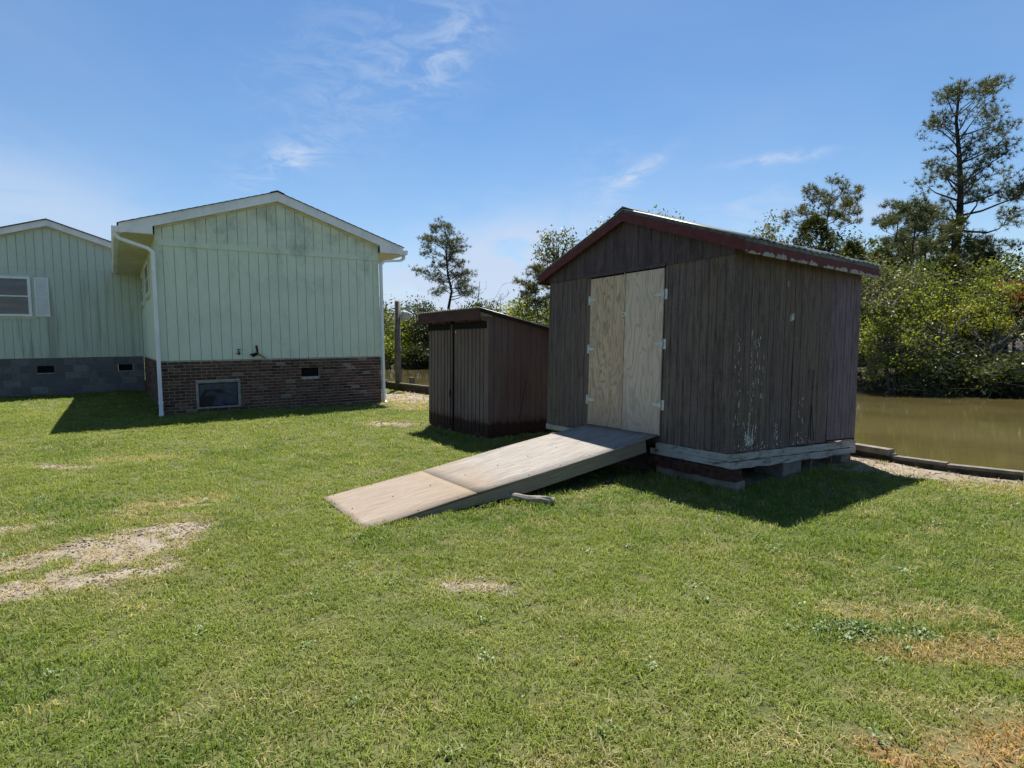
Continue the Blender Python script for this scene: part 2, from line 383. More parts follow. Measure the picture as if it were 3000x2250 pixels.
class MB:
    def __init__(s): s.v = []; s.f = []
    def add(s, V, F):
        k = len(s.v); s.v += [tuple(p) for p in V]; s.f += [tuple(i + k for i in q) for q in F]; return s
    def box(s, x0, x1, y0, y1, z0, z1):
        return s.add([(x0, y0, z0), (x1, y0, z0), (x1, y1, z0), (x0, y1, z0), (x0, y0, z1), (x1, y0, z1), (x1, y1, z1), (x0, y1, z1)],
                     [(0, 3, 2, 1), (4, 5, 6, 7), (0, 1, 5, 4), (1, 2, 6, 5), (2, 3, 7, 6), (3, 0, 4, 7)])
    def prism(s, poly, a0, a1, axis='y'):
        """poly of 2-D points; axis y: (x,z) extruded along y; axis x: (y,z) along x; axis z: (x,y) along z. counter-clockwise seen against the axis"""
        n = len(poly); V = []
        for a in (a0, a1):
            for p, q in poly: V.append({'y': (p, a, q), 'x': (a, p, q), 'z': (p, q, a)}[axis])
        F = [tuple(range(n)), tuple(range(2 * n - 1, n - 1, -1))]
        for i in range(n): j = (i + 1) % n; F.append((j, i, i + n, j + n))
        return s.add(V, F)
    def sweep(s, pts, prof, side):
        """sweep a closed 2-D profile along pts; profile axes = side vector and tangent x side"""
        pts = [Vector(p) for p in pts]; n = len(prof); V = []
        for i, p in enumerate(pts):
            a = (pts[i] - pts[i - 1]).normalized() if i else (pts[1] - pts[0]).normalized()
            b = (pts[i + 1] - pts[i]).normalized() if i < len(pts) - 1 else a
            t = (a + b).normalized(); c = max(.35, t.dot(a))
            u = Vector(side); u = (u - t * u.dot(t)).normalized(); w = t.cross(u) / c
            for x, y in prof: V.append(p + u * x + w * y)
        F = [tuple(range(n - 1, -1, -1)), tuple(range((len(pts) - 1) * n, len(pts) * n))]
        for i in range(len(pts) - 1):
            for j in range(n):
                k = (j + 1) % n; F.append((i * n + j, i * n + k, (i + 1) * n + k, (i + 1) * n + j))
        return s.add(V, F)
    def tube(s, pts, radii, n=8, side=(0.3, 1, .1)):
        pts = [Vector(p) for p in pts]; V = []
        for i, p in enumerate(pts):
            t = (pts[min(i + 1, len(pts) - 1)] - pts[max(i - 1, 0)]).normalized()
            u = Vector(side); u = (u - t * u.dot(t)).normalized(); w = t.cross(u); r = radii[i] if not isinstance(radii, (int, float)) else radii
            for j in range(n): V.append(p + (u * math.cos(6.2832 * j / n) + w * math.sin(6.2832 * j / n)) * r)
        F = [tuple(range(n - 1, -1, -1)), tuple(range((len(pts) - 1) * n, len(pts) * n))]
        for i in range(len(pts) - 1):
            for j in range(n):
                k = (j + 1) % n; F.append((i * n + j, i * n + k, (i + 1) * n + k, (i + 1) * n + j))
        return s.add(V, F)
    def build(s, name, mat, parent=None, smooth=False, bevel=0):
        me = bpy.data.meshes.new(name); me.from_pydata(s.v, [], s.f)
        bm = bmesh.new(); bm.from_mesh(me); bmesh.ops.recalc_face_normals(bm, faces=bm.faces)
        if bevel: bmesh.ops.bevel(bm, geom=bm.edges[:], offset=bevel, segments=1, affect='EDGES')
        bm.to_mesh(me); bm.free(); me.update()
        return link(name, me, mat, parent, smooth)
def B(name, mat, parent, *d, bevel=0): return MB().box(*d).build(name, mat, parent, bevel=bevel)

rng = np.random.default_rng(7); random.seed(7)
# ------------------------------------------------------------------ numpy noise
def vnoise(x, y, seed=0):
    xi = np.floor(x).astype(np.int64); yi = np.floor(y).astype(np.int64); fx = x - xi; fy = y - yi
    def hsh(a, b):
        h = (a * 374761393 + b * 668265263 + seed * 1442695041) & 0xffffffff
        h = ((h ^ (h >> 13)) * 1274126177) & 0xffffffff
        return ((h ^ (h >> 16)) & 0xffff) / 65535.
    u = fx * fx * (3 - 2 * fx); v = fy * fy * (3 - 2 * fy)
    return (hsh(xi, yi) * (1 - u) + hsh(xi + 1, yi) * u) * (1 - v) + (hsh(xi, yi + 1) * (1 - u) + hsh(xi + 1, yi + 1) * u) * v
def fbm(x, y, sc, oct=4, seed=0):
    t = np.zeros_like(x, dtype=float); a = .5; n = 0
    for o in range(oct): t += a * vnoise(x * sc + 17.3 * o, y * sc - 9.1 * o, seed + o); n += a; a *= .5; sc *= 2.03
    return t / n
def ss(a, b, x):
    t = np.clip((x - a) / (b - a), 0, 1); return t * t * (3 - 2 * t)
def segdist(x, y, pts):
    d = np.full(np.shape(x), 1e9)
    if len(pts) == 1: return np.hypot(x - pts[0][0], y - pts[0][1])
    for (ax, ay), (bx, by) in zip(pts[:-1], pts[1:]):
        L2 = (bx - ax) ** 2 + (by - ay) ** 2; t = np.clip(((x - ax) * (bx - ax) + (y - ay) * (by - ay)) / L2, 0, 1)
        d = np.minimum(d, np.hypot(x - ax - t * (bx - ax), y - ay - t * (by - ay)))
    return d
def inside(x, y, poly):
    r = np.zeros(np.shape(x), bool); n = len(poly)
    for i in range(n):
        (ax, ay), (bx, by) = poly[i], poly[(i + 1) % n]
        c = ((ay > y) != (by > y)) & (x < (bx - ax) * (y - ay) / ((by - ay) if by != ay else 1e-9) + ax); r ^= c
    return r

# ------------------------------------------------------------------ layout constants
BULK = [(60, -45), (10.5, 1.9), (5.51, 6.21), (5.0, 6.65), (4.66, 7.09), (4.49, 7.53), (4.3, 8.4), (2.9, 10.6), (-2.44, 16.84), (-4.12, 19.06), (-9, 26), (-20, 41), (-70, 95)]
LAND = BULK + [(-1600, 300), (-1600, -600), (60, -600)]
SHORE = [(1500, -700), (60, -1), (30, 12.3), (16.85, 19.3), (12.7, 21.2), (9.3, 25), (4, 33), (-2, 41), (-8.9, 47.8), (-20, 59), (-75, 110), (-1500, 900)]
FAR = SHORE + [(-1500, 2500), (1500, 2500)]
WATER_Z = -.45
HOUSE = (-7.2253, 12.0489, .5978)
SHED = (2.1925, 5.8782, -.984)
SMALL = (-.381, 8.98, -.9627)
def loc2w(fr, X, Y):
    c, s = math.cos(fr[2]), math.sin(fr[2]); return fr[0] + X * c - Y * s, fr[1] + X * s + Y * c
def w2loc(fr, x, y):
    c, s = math.cos(fr[2]), math.sin(fr[2]); dx, dy = x - fr[0], y - fr[1]; return dx * c + dy * s, -dx * s + dy * c
def ground_z(x, y):
    x = np.asarray(x, float); y = np.asarray(y, float)
    z = .055 * ss(7, 12, y) + .05 * ss(-3.5, -7, x) * ss(8, 12, y) + .03 * ss(13, 19, y) * ss(-6, -9, x)
    near = ss(30, 14, np.hypot(x, y))
    z += (fbm(x, y, 1.1, 3, 5) - .5) * .05 * near + (fbm(x, y, 5., 3, 9) - .5) * .016 * near
    # small hump of soil behind the big shed towards the bulkhead
    return z
def fields(x, y):
    """bare soil, straw, lushness of the lawn, all 0..1"""
    n1 = fbm(x, y, 2.2, 4, 21); n2 = fbm(x, y, 7., 4, 33); n3 = fbm(x, y, .8, 3, 41); n4 = fbm(x, y, 20., 2, 51)
    bare = np.zeros_like(x); dry = np.zeros_like(x); lush = np.zeros_like(x)
    def patch(pts, w, amp=1.0, rag=.7):
        d = segdist(x, y, pts) / w + (n2 - .5) * 2.2 * rag + (n4 - .5) * 2.0 * rag
        return amp * ss(1.3, .25, d)
    for pts, w, a in (([(-4.2, 3.2), (-3.22, 3.56), (-2.95, 3.68), (-2.68, 3.81), (-2.47, 3.98)], .19, .8),
                      ([(-4.3, 3.75), (-3.62, 4.01), (-3.46, 4.21), (-3.31, 4.42), (-3.06, 4.74), (-2.7, 4.86)], .24, .8),
                      ([(-3.05, 4.2), (-2.82, 4.48)], .36, .9), ([(-4.6, 4.6), (-4.19, 4.86)], .2, .9), ([(-6.05, 7.4), (-5.45, 7.33)], .13, 1.),
                      ([(-.43, 3.61), (-.1, 3.58)], .11, .62), ([(-.07, 4.71), (-.01, 4.70)], .05, .6),
                      ([(-3.63, 17.17), (-2.3, 15.4)], .9, .8), ([(-2.61, 10.79), (-1.95, 10.65)], .26, .8), ([(-3.2, 5.6), (-3.0, 5.55)], .08, .7)):
        bare = np.maximum(bare, patch(pts, w, a))
    # sand strip along the bulkhead by the big shed
    bd = segdist(x, y, [(7.5, 4.5), (5.51, 6.21), (5., 6.65), (4.66, 7.09), (4.49, 7.53), (4.3, 8.4), (2.9, 10.6)])
    wdt = .24 + .55 * ss(5.5, 6.5, y)
    bare = np.maximum(bare, ss(1.25, .5, bd / wdt + (n2 - .5) * 1.2 + (n4 - .5) * .8) * (.55 + .45 * ss(6.0, 6.6, y)))
    # ground beneath the sheds and along the house base
    for fr, (x0, x1, y0, y1), a in ((SHED, (-3.0, -.05, .1, 2.5), .85), (SMALL, (-2.0, 0, .05, 1.5), .9)):
        X, Y = w2loc(fr, x, y); dd = np.maximum(np.maximum(x0 - X, X - x1), np.maximum(y0 - Y, Y - y1))
        bare = np.maximum(bare, a * ss(.12, -.1, dd + (n2 - .5) * .3))
    for pts, w, a in (([(-5.64, 7.81), (-4.63, 7.99)], .25, .6), ([(-3.51, 5.45), (-3.04, 5.8)], .28, .65), ([(-3.56, 5.23), (-2.87, 5.1)], .25, .5),
                      ([(1.85, 2.8), (2.6, 2.79)], .14, .75), ([(1.82, 3.2), (2.64, 3.14)], .13, .6), ([(1.62, 2.0), (2.3, 2.12)], .16, 1.0), ([(1.36, 2.1), (1.42, 1.85)], .08, .95),
                      ([(1.58, 2.39), (1.96, 2.31)], .16, .5), ([(.77, 2.12), (1.26, 2.08)], .13, .5), ([(.66, 3.19), (.93, 3.14)], .2, .35), ([(.1, 2.05), (.35, 1.95)], .12, .55),
                      ([(-2.4, 3.35), (-2.1, 3.3)], .15, .45), ([(4.9, 5.9), (6.5, 4.9)], .5, .6), ([(-3.9, 16.5), (-2.2, 13.4)], .9, .75), ([(-2.6, 10.9), (-1.8, 10.5)], .5, .4),
                      ([(-3.9, 3.3), (-2.5, 3.8), (-3.0, 4.6)], .45, .45)):
        dry = np.maximum(dry, patch(pts, w, a, .6))
    dry = np.maximum(dry, .30 * ss(.48, .68, n1)); dry = np.maximum(dry, .42 * ss(.56, .74, n2)); dry = np.maximum(dry, .36 * ss(.57, .8, n4))
    for pts, w, a in (([(1.64, 2.97), (2.07, 2.93)], .12, 1.), ([(-4.51, 5.61), (-4.04, 5.47)], .28, .8), ([(-3.99, 4.77), (-3.32, 4.74)], .12, .6),
                      ([(-.3, 5.0), (1.3, 5.6)], .4, .75), ([(-1.0, 4.6), (-.6, 4.5)], .35, .6), ([(4.0, 5.2), (5.2, 4.6)], .5, .5)):
        lush = np.maximum(lush, patch(pts, w, a, .5))
    lush = np.maximum(lush, .5 * ss(.55, .72, n3))
    return np.clip(bare, 0, 1), np.clip(dry, 0, 1), np.clip(lush, 0, 1)

# ------------------------------------------------------------------ ground, far bank, water
def mk_ground():
    k = NT('ground_soil'); p = k.pos()
    bare = k.attr('bare'); dry = k.attr('dry')
    n1 = k.noise(p, 22, 6, .7); n2 = k.noise(p, 90, 4, .65); n3 = k.noise(p, 5, 5, .6)
    thatch = k.mix(k.mr(n1, .3, .7), (.05, .06, .018), (.12, .13, .045))
    thatch = k.mix(k.ma('MULTIPLY', dry, .7), thatch, (.19, .15, .07))
    sand = k.mix(k.mr(n3, .35, .65), (.25, .205, .155), (.33, .285, .225))
    sand = k.mix(k.mr(n2, .48, .66, 0, .75), sand, (.10, .075, .05))
    sand = k.mix(k.mr(n1, .58, .72, 0, .6), sand, (.15, .098, .062))
    c = k.mix(k.mr(k.ma('ADD', bare, k.ma('MULTIPLY_ADD', n1, 1.1, -.55)), .25, .6), thatch, sand)
    k.col(c); k.rough(.95); k.bump(k.ma('ADD', n1, n2), .8, .02); MAT['ground_soil'] = k.m
mk_ground()
def grid(xs, ys, keep, zf):
    X, Y = np.meshgrid(xs, ys); nx, ny = len(xs), len(ys)
    cx, cy = (X[:-1, :-1] + X[1:, 1:]) / 2, (Y[:-1, :-1] + Y[1:, 1:]) / 2
    K = keep(cx, cy)
    idx = np.arange(nx * ny).reshape(ny, nx)
    F = np.stack([idx[:-1, :-1], idx[:-1, 1:], idx[1:, 1:], idx[1:, :-1]], -1)[K]
    used = np.unique(F); rm = np.full(nx * ny, -1); rm[used] = np.arange(len(used))
    x, y = X.ravel()[used], Y.ravel()[used]
    return x, y, np.stack([x, y, zf(x, y)], -1), rm[F]
def axis(lo, hi, step, outer):
    core = np.arange(lo, hi + step / 2, step); g = []; d = step * 2; p = hi
    while p < outer[1]: p += d; d *= 1.5; g.append(p)
    h = []; d = step * 2; p = lo
    while p > outer[0]: p -= d; d *= 1.5; h.append(p)
    return np.concatenate([h[::-1], core, g])
x, y, V, F = grid(axis(-15, 8.5, .075, (-1200, 60)), axis(1.2, 21, .075, (-600, 300)), lambda a, b: inside(a, b, LAND), ground_z)
me = np_mesh('ground', V, F); b, d, l = fields(x, y)
for nm, arr in (('bare', b), ('dry', d)):
    at = me.attributes.new(nm, 'FLOAT', 'POINT'); at.data.foreach_set('value', arr.astype(np.float32))
g = link('ground', me, 'ground_soil', smooth=True); tag(g, kind='structure')
def far_z(x, y):
    sd = segdist(x, y, SHORE); sgn = np.where(inside(x, y, FAR), 1, -1); s = sd * sgn + (fbm(x, y, .5, 3, 77) - .5) * 1.6
    z = -.95 + .75 * ss(-.9, .5, s) + .45 * ss(.3, 3, s) + .5 * ss(3, 25, s) + (fbm(x, y, 1.3, 3, 78) - .5) * .25 * ss(0, 2, s)
    return z
simple('bank_soil', (.035, .028, .016), .95, .35, 3, bump=.5)  # soil colour darkened to stand for the black shade below overhanging shrubs
x, y, V, F = grid(axis(-30, 40, .7, (-1500, 1500)), axis(-5, 75, .7, (-700, 2400)), lambda a, b: inside(a, b, FAR) | (segdist(a, b, SHORE) < 2.2), far_z)
g = link('far_bank', np_mesh('far_bank', V, F), 'bank_soil', smooth=True); tag(g, kind='structure')
def mk_water():
    k = NT('water'); p = k.pos()
    n1 = k.noise(k.map(p, (1, 2.2, 1)), 1.6, 4, .55, .3); n2 = k.noise(k.map(p, (1, 1.4, 1)), 11, 3, .5); n3 = k.noise(p, .35, 4, .55)
    k.col(k.mix(k.mr(n3, .35, .65), (.064, .052, .019), (.084, .069, .027)))
    k.rough(.04); k.b.inputs['IOR'].default_value = 1.33; k.b.inputs['Specular IOR Level'].default_value = .5
    k.bump(k.ma('ADD', n1, k.ma('MULTIPLY', n2, .3)), .08, .03); MAT['water'] = k.m
mk_water()
w = MB().add([(-900, -400, WATER_Z), (900, -400, WATER_Z), (900, 900, WATER_Z), (-900, 900, WATER_Z)], [(0, 1, 2, 3)]).build('water', 'water'); tag(w, kind='structure')

# ------------------------------------------------------------------ bulkhead
def bulkhead():
    root = empty('bulkhead', (4.49, 7.53, 0), label='low timber bulkhead along the creek edge with pale sunlit cap', cat='bulkhead')
    off = Vector((-4.49, -7.53, 0))
    P = [Vector((x, y, 0)) for x, y in BULK[1:11]]
    for i in range(len(P) - 1):
        a, b = P[i] + off, P[i + 1] + off; t = (b - a).normalized(); nrm = Vector((t.y, -t.x, 0))      # towards the water
        mid = (P[i] + P[i + 1]) / 2; gz = float(ground_z(mid.x, mid.y)); top = gz + (.095 if P[i].y < 12 else .24)
        L = (b - a).length; n = max(1, int(L / 2.4))
        for j in range(n):
            q0 = a + t * (L * j / n + .004); q1 = a + t * (L * (j + 1) / n - .004)
            for r, (z1, th) in enumerate(((top - .035, .05), (top - .21, .055), (top - .40, .05))):
                V = [q0 + nrm * .03, q1 + nrm * .03, q1 + nrm * (.03 + th), q0 + nrm * (.03 + th)]
                z0 = z1 - (.17 if r < 2 else .9)
                MB().add([(p.x, p.y, z0) for p in V] + [(p.x, p.y, z1) for p in V], [(0, 3, 2, 1), (4, 5, 6, 7), (0, 1, 5, 4), (1, 2, 6, 5), (2, 3, 7, 6), (3, 0, 4, 7)]).build('board', 'bulk_board', root)
            V = [q0 + nrm * .0, q1 + nrm * .0, q1 + nrm * .10, q0 + nrm * .10]; dz = random.uniform(-.006, .006)
            MB().add([(p.x, p.y, top - .035 + .003) for p in V] + [(p.x, p.y, top + .004 + dz) for p in V], [(0, 3, 2, 1), (4, 5, 6, 7), (0, 1, 5, 4), (1, 2, 6, 5), (2, 3, 7, 6), (3, 0, 4, 7)]).build('cap_board', 'cap_wood', root)
        for j in range(max(1, int(L / 1.9))):
            q = a + t * (L * (j + .5) / max(1, int(L / 1.9))) + nrm * .22
            MB().tube([(q.x, q.y, -1.4), (q.x, q.y, top + (-.12 if mid.y < 12 else .22) - random.uniform(0, .08))], .085, 10).build('pile', 'pole_wood', root, smooth=False)
    # short timber lying on the cap beside the big shed
    c = Vector((4.55, 7.55, .135)) + off
    MB().sweep([(c.x + .12, c.y - .42, c.z - .0), (c.x - .35, c.y + .55, c.z)], [(-.06, -.035), (.06, -.035), (.06, .035), (-.06, .035)], (.87, .49, 0)).build('timber', 'pole_wood', root)
simple('cap_wood', (.15, .135, .11), .85, .25, 12)
simple('bulk_board', (.075, .062, .045), .9, .35, 10)  # dark face boards: the shade on their landward side is put into colour
bulkhead()

# ------------------------------------------------------------------ house
def house():
    H = empty('house', (HOUSE[0], HOUSE[1], 0), (0, 0, HOUSE[2]), 'pale green sided house on brick and block foundation with white trim', 'house')
    WD, ZB, DV = 4.755, 1.2286, 7.858
    RX, RZ, SL = WD / 2, 4.935, .3285                       # ridge, slope
    roofz = lambda x: RZ - SL * abs(x - RX)
    # ---- front wall
    wall = MB().box(.012, WD, .011, 11.5, ZB + .01, 3.79).prism([(.012, 3.79), (WD, 3.79), (RX, 3.79 + SL * RX - .02)], .011, 11.5).build('wall', 'siding_groove', H)
    edges = [0.] + [.13 + .2032 * k for k in range(23)] + [WD]
    for a, b in zip(edges[:-1], edges[1:]):
        B('board', 'siding', wall, a + (.0045 if a > 0 else 0), b - (.0045 if b < WD else 0), 0, .011, ZB, 3.795)
        x0, x1 = a + (.0045 if a > 0 else 0), b - (.0045 if b < WD else 0)
        top = lambda q: roofz(q) - .235
        poly = [(x0, 3.78), (x1, 3.78), (x1, max(3.80, top(x1)))] + ([(RX, top(RX))] if x0 < RX < x1 else []) + [(x0, max(3.80, top(x0)))]
        MB().prism(poly, -.011, -.0005).build('gable_board', 'siding', wall)
    B('frieze_board', 'siding', H, .03, WD - .002, -.022, -.0015, 3.589, 3.70)
    # ---- left wall of the gabled part
    ys = np.arange(.14, DV, .2032); ys = [.012] + list(ys) + [DV - .004]
    lw = B('wall', 'siding_groove', H, .0125, .05, .02, DV - .003, ZB + .005, 3.775)
    for a, b in zip(ys[:-1], ys[1:]): B('board', 'siding', lw, 0, .012, a + .0045, b - .0045, ZB, 3.775)
    # right wall (boards joined, seen only edge on)
    m = MB()
    for a, b in zip(ys[:-1], ys[1:]): m.box(WD - .012, WD + .001, a + .0045, b - .0045, ZB, 3.775)
    tag(m.build('wall_boards', 'siding', H), kind='stuff')
    # ---- brick foundation
    def bricks(parent, x0, x1, plane, z_top, rows, holes, solo):
        P = .2032; lst = []
        for r in range(rows):
            zt = z_top - r * .0677; zb = zt - .0555; off = (0 if r % 2 else P / 2) + random.uniform(-.012, .012)
            xx = x0 - off
            while xx < x1:
                a, b = max(xx + .006, x0), min(xx + P - .006, x1); xx += P
                if b - a < .02: continue
                segs = [(a, b)]
                for hx0, hx1, hz0, hz1 in holes:
                    if zt > hz0 and zb < hz1:
                        ns = []
                        for p, q in segs:
                            if q <= hx0 or p >= hx1: ns.append((p, q))
                            else:
                                if p < hx0 - .015: ns.append((p, hx0))
                                if q > hx1 + .015: ns.append((hx1, q))
                        segs = ns
                lst += [(p, q, zb, zt) for p, q in segs]
        lst.sort(key=lambda t: t[0]); cache = {}
        rest = MB()
        for i, (p, q, zb, zt) in enumerate(lst):
            if i < solo:
                key = round(q - p, 3)
                if key not in cache:
                    mb = MB().box(-(q - p) / 2, (q - p) / 2, -.006, .03, -.0289, .0289); o = mb.build('brick', 'brick', parent); cache[key] = o.data
                else: o = link('brick', cache[key], None, parent)
                o.location = ((p + q) / 2, plane + random.uniform(-.002, .002), (zb + zt) / 2); o.rotation_euler = (0, random.uniform(-.006, .006), 0)
            else: rest.box(p, q, plane - .006 + random.uniform(-.002, .002), plane + .03, zb, zt)
        if rest.v: tag(rest.build('brick_courses', 'brick', parent), kind='stuff')
    fnd = MB()
    # mortar body with openings left free
    hol = [(.63, 1.455, .215, .745), (2.80, 3.208, .789, 1.0)]
    fy0, fy1, zg = .008, .12, -.3
    fnd.box(.004, .63, fy0, fy1, zg, 1.222).box(.63, 1.455, fy0, fy1, zg, .215).box(.63, 1.455, fy0, fy1, .745, 1.222).box(1.455, 2.80, fy0, fy1, zg, 1.222)
    fnd.box(2.80, 3.208, fy0, fy1, zg, .789).box(2.80, 3.208, fy0, fy1, 1.0, 1.222).box(3.208, WD, fy0, fy1, zg, 1.222)
    f = fnd.build('brick_foundation', 'mortar', H); bricks(f, .01, WD - .004, 0.0, 1.2, 18, [(.612, 1.475, .197, .763), (2.795, 3.213, .782, 1.003)], 300)
    B('crawl_dark', 'black_void', H, .3, 4.5, .5, .52, -.2, 1.2)
    side = MB().box(.008, .1, .125, DV - .002, -.3, 1.222).build('side_brick_foundation', 'mortar', H)
    mb = MB()
    for r in range(18):
        zt = 1.2 - r * .0677; yy = -.1 * (r % 2) - .0
        while yy < DV:
            a, b = max(yy + .0045, .005), min(yy + .1987, DV - .004); yy += .2032
            if b > a: mb.box(-.006 + random.uniform(-.003, .002), .02, a, b, zt - .0578, zt)
    tag(mb.build('brick_courses', 'brick', side), kind='stuff')
    B('sill_shadow_strip', 'black_void', H, .01, WD - .005, .012, .05, 1.2, 1.235)  # black strip standing in for the shadow line under the siding
    # crawl space door
    cd = MB().box(.66, 1.42, .045, .052, .24, .73).build('crawl_door', 'dark_plastic', H)
    for nm, d in (('frame_rail', (.60, 1.485, -.028, .04, .735, .775)), ('frame_rail', (.60, 1.485, -.03, .04, .19, .225)), ('frame_stile', (.605, .655, -.026, .04, .225, .735)), ('frame_stile', (1.425, 1.48, -.026, .04, .225, .735))):
        B(nm, 'grey_wood', cd, *d, bevel=.004)
    # torn plastic flap
    MB().add([(.67, .04, .70), (.95, .034, .72), (1.41, .04, .71), (1.40, .03, .45), (1.22, .028, .50), (1.1, .03, .60), (.9, .026, .58), (.78, .03, .60), (.69, .034, .45)], [(0, 1, 7, 8), (1, 6, 7), (1, 5, 6), (1, 2, 5), (2, 4, 5), (2, 3, 4)]).build('plastic_flap', 'plastic_flap', cd)
    # vent
    v = B('foundation_vent', 'black_void', H, 2.80, 3.208, .06, .07, .789, 1.0)
    B('vent_sill', 'mortar', v, 2.79, 3.22, -.008, .06, .772, .789); 
    for i in range(5): B('louvre', 'black_void', v, 2.803, 3.205, .035, .055, .80 + i * .04, .808 + i * .04)
    # faucet and broken pipe hood
    fc = MB().tube([(1.47, .0, 1.40), (1.47, -.05, 1.40), (1.47, -.075, 1.375), (1.47, -.08, 1.33)], .017, 8).build('faucet', 'rust', H, True)
    MB().tube([(1.47, -.055, 1.40), (1.47, -.055, 1.44)], .008, 6).build('stem', 'rust', fc); MB().tube([(1.435, -.055, 1.445), (1.505, -.055, 1.445)], .011, 6).build('handle', 'rust', fc)
    MB().box(1.43, 1.51, -.004, 0, 1.34, 1.37).build('plate', 'rust', fc)
    ph = MB().sweep([(1.84, -.012, 1.53), (1.855, -.03, 1.38), (1.86, -.05, 1.33)], [(-.02, -.012), (.02, -.012), (.02, .012), (-.02, .012)], (1, 0, 0)).build('pipe_bracket', 'rust', H)
    MB().add([(1.68, -.07, 1.335), (1.84, -.03, 1.375), (1.85, -.07, 1.32), (1.76, -.09, 1.27)], [(0, 1, 2, 3)]).add([(1.68, -.06, 1.335), (1.84, -.02, 1.375), (1.85, -.06, 1.32), (1.76, -.08, 1.27)], [(0, 3, 2, 1)]).build('wing_plate', 'black_void', ph)
    MB().prism([(1.86, 1.33), (1.88, 1.35), (2.03, 1.25), (1.99, 1.24)], -.07, -.03).build('arm', 'pale_wood', ph)
    # ---- roof with stepped shingle courses
    def roof(name, rx, rz, sl, xl, xr, y0, y1):
        def side(sgn, xe):
            pts = []; n = int(abs(xe - rx) / .14)
            for i in range(n + 1):
                xa = rx + sgn * abs(xe - rx) * i / n
                za = rz - sl * abs(xa - rx)
                pts += [(xa, za), (xa, za + .007)] if i > 0 else [(xa, za + .008)]
            return pts
        Lp, Rp = side(-1, xl), side(1, xr)
        # courses step down towards the eave: order left eave -> ridge -> right eave
        top = []
        for p in Lp[::-1]: top.append(p)
        top += Rp[1:]
        low = [(xr, rz - sl * abs(xr - rx) - .012), (rx, rz - .012), (xl, rz - sl * abs(xl - rx) - .012)]
        m = MB(); poly = top + low; n = len(poly)
        V = [(p, a, q) for a in (y0, y1) for p, q in poly]; F = []
        for i in range(n): j = (i + 1) % n; F.append((j, i, i + n, j + n))
        # end caps as a fan of quads between top outline and the two lower lines
        for base, flip in ((0, False), (n, True)):
            k = len(top)
            for i in range(k - 1):
                (xa, _), (xb, _) = top[i], top[i + 1]
                V += [(xa, V[base][1], rz - sl * abs(xa - rx) - .012), (xb, V[base][1], rz - sl * abs(xb - rx) - .012)]
                F.append((base + i, base + i + 1, len(V) - 1, len(V) - 2))
        return m.add(V, F).build(name, 'shingle', H)
    roof('roof', RX, RZ, SL, -.63, WD + .63, -.185, 11.5)
    r2 = MB().box(RX - .13, RX, -.19, 11.5, 0, .008); 
    MB().prism([(RX - .15, RZ - .15 * SL + .013), (RX, RZ + .014), (RX + .15, RZ - .15 * SL + .013), (RX + .15, RZ - .15 * SL + .02), (RX, RZ + .024), (RX - .15, RZ - .15 * SL + .02)], -.19, 11.5).build('ridge_cap', 'shingle', H)
    def rake(rx, rz, sl, xe, y0, y1, h, mat='white_paint', drop=.014, nm='rake_board', par=H):
        z = lambda q: rz - sl * abs(q - rx) - drop
        return MB().prism([(rx, z(rx) - h), (xe, z(xe) - h), (xe, z(xe)), (rx, z(rx))], y0, y1).build(nm, mat, par)
    for xe in (-.60, WD + .60):
        rk = rake(RX, RZ, SL, xe, -.157, -.135, .193)
        rake(RX, RZ, SL, xe, -.165, -.1575, .03, 'white_paint', .013, 'drip_edge', rk)
        # soffit strip and crown moulding under the overhang
        sg = -1 if xe < RX else 1; xin = 0.0 if xe < RX else WD
        z = lambda q: RZ - SL * abs(q - RX) - .19
        MB().prism([(RX, z(RX) - .012), (xin, z(xin) - .012), (xin, z(xin)), (RX, z(RX))], -.134, -.012).build('rake_soffit', 'cream', H)
        MB().prism([(RX, z(RX) - .055), (xin, z(xin) - .055), (xin, z(xin) - .013), (RX, z(RX) - .013)], -.045, -.0125).build('rake_moulding', 'cream', H)
        # boxed eave return
        xo = xe; xi = xin + (-.035 if xe < RX else .0)
        zt = lambda q: RZ - SL * abs(q - RX) - .15
        MB().prism([(xo, 3.782), (xi, 3.782), (xi, zt(xi)), (xo, zt(xo))], -.1568, -.11).build('eave_return', 'white_paint', H)
        rt = 3.775
        B('eave_fascia', 'white_paint', H, min(xe, xe + sg * -.02), max(xe, xe + sg * -.02), -.13, 11.4, 3.775, 3.93)
        # soffit panels
        n = 6
        for i in range(n):
            y0 = -.108 + (DV + .09) * i / n; y1 = -.108 + (DV + .09) * (i + 1) / n - .012
            B('soffit_panel', 'cream', H, min(xe - sg * .02, xin - sg * -.001), max(xe - sg * .02, xin - sg * -.001), y0, y1, 3.776, 3.786)
        # gutter
        gx = xe + sg * .002
        prof = [(0, 0), (.0, .10), (.012, .10), (.012, .012), (.075, .012), (.105, .07), (.105, .115), (.12, .115), (.12, .065), (.085, 0)]
        MB().prism([(gx + sg * p, 3.765 + q) for p, q in prof], -.17, DV - .02 if xe < RX else 11.4).build('gutter', 'white_paint', H)
        B('gutter_end', 'white_paint', H, min(gx, gx + sg * .11), max(gx, gx + sg * .11), -.1745, -.1705, 3.768, 3.878)
    B('eave_block', 'cream', H, -.59, -.01, DV - .035, DV - .015, 3.74, 3.774)
    # downspouts
    rect = [(-.038, -.028), (.038, -.028), (.038, .028), (-.038, .028)]
    d = MB().sweep([(-.66, -.06, 3.775), (-.66, -.06, 3.715), (-.60, -.062, 3.655), (-.13, -.075, 3.50), (-.05, -.078, 3.43), (-.048, -.075, .34), (-.05, -.08, .14), (-.065, -.16, .045)], rect, (.2, -1, 0)).build('downspout', 'white_paint', H)
    for z in (.36, 3.3): B('strap', 'white_paint', d, -.095, -.0, -.121, -.036, z, z + .025)
